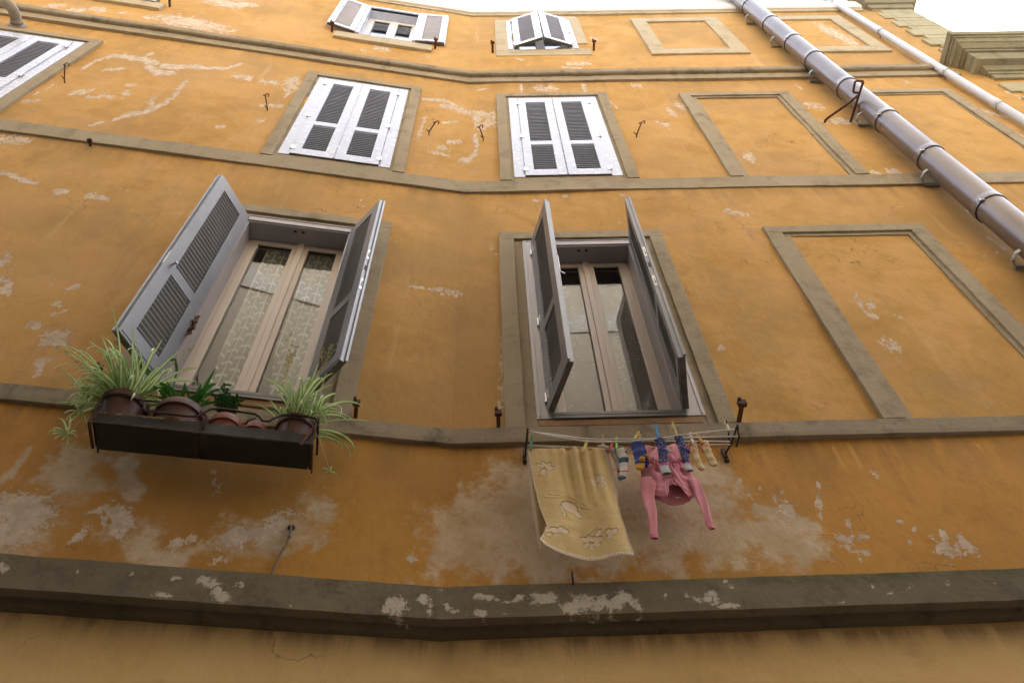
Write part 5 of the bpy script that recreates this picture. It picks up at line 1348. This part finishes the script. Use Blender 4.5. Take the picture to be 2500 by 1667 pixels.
navy = m_dots('speckled_navy_knit', (.028, .04, .115), (.30, .32, .38), (.34, .04, .17)); greyk = m_cloth('grey_knit', (.33, .34, .33), (.40, .41, .40)); mag = m_cloth('magenta_knit', (.45, .06, .24), (.50, .10, .28))
blue = m_cloth('royal_blue_knit', (.012, .03, .19), (.02, .045, .25)); navyp = m_cloth('navy_knit', (.010, .018, .06), (.018, .026, .08)); mustard = m_cloth('mustard_knit', (.55, .27, .018), (.62, .32, .03))
wht = m_cloth('white_knit', (.58, .55, .52), (.65, .62, .59)); teal = m_cloth('dark_teal_knit', (.03, .07, .12), (.045, .095, .15)); redk = m_cloth('red_knit', (.45, .03, .06), (.5, .05, .08)); grw = m_cloth('greyish_white_knit', (.42, .38, .34), (.48, .44, .40))
def m_floral():
    k = NT('cream_floral_knit'); vo = k.n('ShaderNodeTexVoronoi'); k.l(k.co, vo.inputs['Vector']); vo.inputs['Scale'].default_value = 70
    c = k.mix(k.ramp(k.math('ADD', vo.outputs['Distance'], k.math('MULTIPLY', k.noise(120, 4), .3)), .58, .48), (.60, .47, .29), (.52, .12, .035))
    return k.done(c, .9, 0, .2, k.bump(k.noise(260, 3), .4, .002))
flor = m_floral(); cream = m_cloth('cream_knit', (.56, .42, .22), (.62, .48, .27))
sock([(.852, .122, 3.345), (.858, .124, 3.29), (.865, .126, 3.24), (.862, .126, 3.17), (.857, .126, 3.10)], [.017, .018, .016, .012, .010], [(.72, 0), (.8, 1), (1, 0)], [grw, redk], 'greyish sock with red mark, behind the white one beside the towel')
sock([(.878, .142, 3.330), (.890, .144, 3.29), (.893, .146, 3.24), (.886, .147, 3.18), (.880, .147, 3.13), (.866, .15, 3.10), (.848, .152, 3.085)], [.024, .024, .024, .023, .022, .019, .016], [(.08, 1), (.34, 0), (.44, 1), (.62, 0), (.66, 2), (.80, 0), (1, 1)], [wht, teal, redk], 'white patterned sock with blue toe and red emblem beside the towel', heel=(.907, .142, 3.285, .012, 1))
sock([(.968, .172, 3.340), (.968, .176, 3.29), (.966, .18, 3.235), (.962, .182, 3.18), (.957, .184, 3.14), (.955, .184, 3.112)], [.032, .030, .028, .024, .023, .021], [(.72, 0), (1, 1)], [blue, mustard], 'royal blue sock with mustard toe in front of its pair', heel=(.972, .196, 3.175, .015, 1))
sock([(.983, .160, 3.340), (.988, .160, 3.29), (.994, .162, 3.24), (.992, .162, 3.19), (.985, .163, 3.15)], [.024, .024, .023, .021, .018], [(.25, 2), (1, 0)], [blue, mustard, navyp], 'dark blue sock with mustard heel half hidden behind its pair', heel=(1.004, .168, 3.225, .016, 1))
sock([(1.074, .222, 3.298), (1.077, .226, 3.25), (1.074, .23, 3.19), (1.066, .234, 3.12), (1.061, .236, 3.07), (1.060, .238, 3.018)], [.024, .024, .023, .021, .021, .024], [(.70, 0), (.76, 2), (1, 1)], [navy, greyk, mag], 'speckled navy sock with grey cuff hanging left, over the cardigan', heel=(1.097, .226, 3.20, .016, 1), toe_open=True)
sock([(1.172, .222, 3.312), (1.178, .226, 3.26), (1.178, .23, 3.20), (1.175, .234, 3.13), (1.173, .236, 3.08), (1.172, .24, 3.032)], [.020, .021, .021, .018, .018, .019], [(.72, 0), (.77, 2), (1, 1)], [navy, greyk, mag], 'speckled navy sock with open grey cuff hanging right, over the cardigan', heel=(1.199, .226, 3.19, .013, 0), toe_open=True)
sock([(1.264, .142, 3.362), (1.262, .145, 3.31), (1.260, .147, 3.26), (1.262, .148, 3.20), (1.269, .148, 3.137)], [.024, .022, .018, .016, .019], [(.42, 0), (1, 1)], [flor, cream], 'cream sock with orange flowers, the left one of the pair')
sock([(1.324, .142, 3.360), (1.324, .145, 3.31), (1.326, .147, 3.26), (1.332, .148, 3.21), (1.339, .148, 3.165)], [.026, .026, .022, .020, .019], [(.42, 0), (1, 1)], [flor, cream], 'cream sock with orange flowers, the right one of the pair')

def peg(top, bot, d, col, label, wood=False):
    t = thing('clothes_peg', label, 'clothes peg', tuple(wp('R', bot[0], d, bot[1])), 'clothes pegs on the cords')
    a = np.array([top[0], d, top[1]]); b = np.array([bot[0], d, bot[1]]); ax = b-a; L = np.linalg.norm(ax); ax /= L
    s = np.cross(ax, np.array([0, 1.0, 0])); s /= np.linalg.norm(s); n = np.cross(s, ax)
    if n[1] < 0: n = -n
    for sg in (-1, 1):
        m = MB('R'); pr = []
        for f, w, o, th in ((0, .0055, .0085, .003), (.30, .0062, .0055, .0045), (.45, .0062, .0035, .0045), (.75, .0058, .0042, .005), (.92, .0052, .003, .004), (1.0, .0042, .0035, .0025)):
            c = a+ax*L*f+n*sg*o
            pr += [c+s*w+n*th*.5, c-s*w+n*th*.5, c-s*w-n*th*.5, c+s*w-n*th*.5]
        F = [(4*i+k, 4*i+(k+1)%4, 4*i+4+(k+1)%4, 4*i+4+k) for i in range(5) for k in range(4)]+[(3,2,1,0), (20,21,22,23)]
        m.add(pr, F); m.build('prong', col, t, bevel=.0008)
    m = MB('R'); c = a+ax*L*.42
    for k in (-1, 0, 1): m.tube([c+s*(.003*k-.004)+n*.0065*math.cos(q)+ax*.0045*math.sin(q) for q in np.linspace(0, 2*math.pi, 11)], .0009, 5)
    m.build('spring', M['steel'], t)
def pcol(n, c): return m_plain(n, c, tuple(x*.8 for x in c), 60, .45)
PC = {n: pcol('peg_'+n, c) for n, c in dict(green=(.01, .17, .06), yellow=(.62, .46, .07), wood=(.48, .27, .11), red=(.48, .02, .03), lime=(.26, .60, .02), blue=(.02, .24, .55), sand=(.58, .46, .17), white=(.66, .57, .50), orange=(.70, .33, .01), pale=(.62, .58, .30), tang=(.62, .20, .02)).items()}
for t_, b_, d, c, lab in [((.437, 3.432), (.424, 3.325), .145, 'green', 'dark green peg on the left corner of the towel'), ((.722, 3.384), (.691, 3.285), .155, 'yellow', 'yellow peg in the middle of the towel'), ((.81, 3.445), (.803, 3.355), .13, 'wood', 'plain wooden peg behind the right end of the towel'),
        ((.853, 3.372), (.830, 3.290), .15, 'red', 'red peg on the right corner of the towel'), ((.876, 3.405), (.866, 3.300), .145, 'lime', 'lime green peg holding the white patterned sock'), ((.992, 3.399), (.952, 3.335), .185, 'yellow', 'left one of two yellow pegs on the royal blue socks'), ((.998, 3.385), (.975, 3.318), .175, 'sand', 'right one of two yellow pegs on the royal blue socks'),
        ((1.074, 3.404), (1.073, 3.285), .225, 'blue', 'bright blue peg on the left speckled navy sock'), ((1.164, 3.412), (1.170, 3.300), .225, 'sand', 'pale yellow peg on the right speckled navy sock'), ((1.264, 3.416), (1.263, 3.325), .155, 'white', 'whitish peg on the left cream sock'), ((1.300, 3.419), (1.312, 3.332), .155, 'orange', 'orange yellow peg on the right cream sock'), ((1.452, 3.455), (1.456, 3.375), .20, 'pale', 'pale yellow peg left on the right end of the rack'), ((.938, 3.352), (.975, 3.336), .175, 'tang', 'orange red peg lying along the cord above the blue socks')]:
    peg(t_, b_, d, PC[c], lab)

# ---------------------------------------------------------------- across the alley
YF = -1.25
fb = thing('facing_building', 'plain beige house front across the alley with a pale string course', 'building', (0, YF, GROUND))
fm = m_plain('beige_stucco', (.55, .485, .38), (.50, .435, .335), 1.5, .9, bump=.2); fw = m_plain('off_white_stucco', (.60, .57, .51), (.55, .52, .46), 2, .9)
def wbox(name, x0, x1, y0, y1, z0, z1, mat, par):
    m = MB('R'); m.box(x0+.257, x1+.257, 3-y1, 3-y0, z0, z1); return m.build(name, mat, par)
FTOP = 14.6
wbox('wall', -11, 8.5, YF-6, YF, 5.4, FTOP, fm, fb); wbox('added_dark_base', -11, 8.5, YF-6, YF+.03, GROUND, 5.4, m_plain('bounce_cut_brown_stone', (.095, .07, .045), (.13, .098, .065), 2, .9, bump=.3), fb)  # unseen dark lower storey, added to cut bounce onto the ochre wall
wbox('string_course', -11.02, 8.52, YF-.1, YF+.02, 11.75, 12.3, fw, fb)
wbox('string_course', -11.02, 8.52, YF-.1, YF+.05, 7.2, 7.45, fw, fb)
wbox('eaves', -11.1, 8.6, YF-6.1, YF+.10, FTOP, FTOP+.18, fw, fb)
for x in (-6.5, -4.4, 3.4, 5.4):
    for z in (3.0,):
        w_ = wbox('window', x-.5, x+.5, YF-.06, YF+.012, z, z+2.1, fw, fb); wbox('pane', x-.42, x+.42, YF-.05, YF+.018, z+.08, z+2.02, M['dark'], w_)
m = MB('R'); m.box(-60, 60, -60, 60, GROUND-.2, GROUND)
tag(m.build('street', m_plain('basalt_paving', (.085, .08, .075), (.13, .12, .11), 6, .8, bump=.3), None), kind='structure')

# ---------------------------------------------------------------- sky, sun, camera
SUN_EL, SUN_AZ = 58, 25          # behind the house, so its front is in open shade
wd_ = bpy.data.worlds.new('World'); scene.world = wd_; wd_.use_nodes = True; nt = wd_.node_tree
sky = nt.nodes.new('ShaderNodeTexSky'); sky.sky_type = 'NISHITA'; sky.sun_disc = False; sky.sun_elevation = R(SUN_EL); sky.sun_rotation = R(SUN_AZ)
sky.air_density = 1.0; sky.dust_density = 6.0; sky.ozone_density = 1.0
hs = nt.nodes.new('ShaderNodeHueSaturation'); hs.inputs['Saturation'].default_value = .5      # overcast: a grey-white sky
nt.links.new(sky.outputs[0], hs.inputs['Color']); bg = nt.nodes['Background']; nt.links.new(hs.outputs[0], bg.inputs['Color']); bg.inputs['Strength'].default_value = .15
sd = bpy.data.lights.new('sun', 'SUN'); sd.energy = 1.5; sd.angle = R(25); sd.color = (1, .97, .93)
so = bpy.data.objects.new('sun', sd); C.objects.link(so)
v = Vector((math.sin(R(SUN_AZ))*math.cos(R(SUN_EL)), math.cos(R(SUN_AZ))*math.cos(R(SUN_EL)), math.sin(R(SUN_EL))))
so.rotation_euler = v.to_track_quat('Z', 'Y').to_euler()

cam = bpy.data.cameras.new('camera'); co = bpy.data.objects.new('camera', cam); C.objects.link(co); scene.camera = co
cam.sensor_width = 36; cam.lens = 29.766; cam.clip_end = 500; cam.clip_start = .05
PITCH, ROLL, YAW = .98889, -.05084, .03517
fw_ = Vector((math.sin(YAW)*math.cos(PITCH), math.cos(YAW)*math.cos(PITCH), math.sin(PITCH))); r0 = Vector((math.cos(YAW), -math.sin(YAW), 0)); u0 = r0.cross(fw_)
r_ = r0*math.cos(ROLL)+u0*math.sin(ROLL); u_ = u0*math.cos(ROLL)-r0*math.sin(ROLL)
from mathutils import Matrix
co.matrix_world = Matrix(((r_.x, u_.x, -fw_.x, 0), (r_.y, u_.y, -fw_.y, 0), (r_.z, u_.z, -fw_.z, 0), (0, 0, 0, 1)))

scene.render.engine = 'CYCLES'
cy = scene.cycles; cy.use_denoising = True; cy.max_bounces = 10; cy.diffuse_bounces = 6; cy.glossy_bounces = 4; cy.transparent_max_bounces = 12; cy.sample_clamp_indirect = 6
vs = scene.view_settings; vs.view_transform = 'Standard'; vs.look = 'None'; vs.gamma = 1.0; vs.use_curve_mapping = False; vs.exposure = 2.6
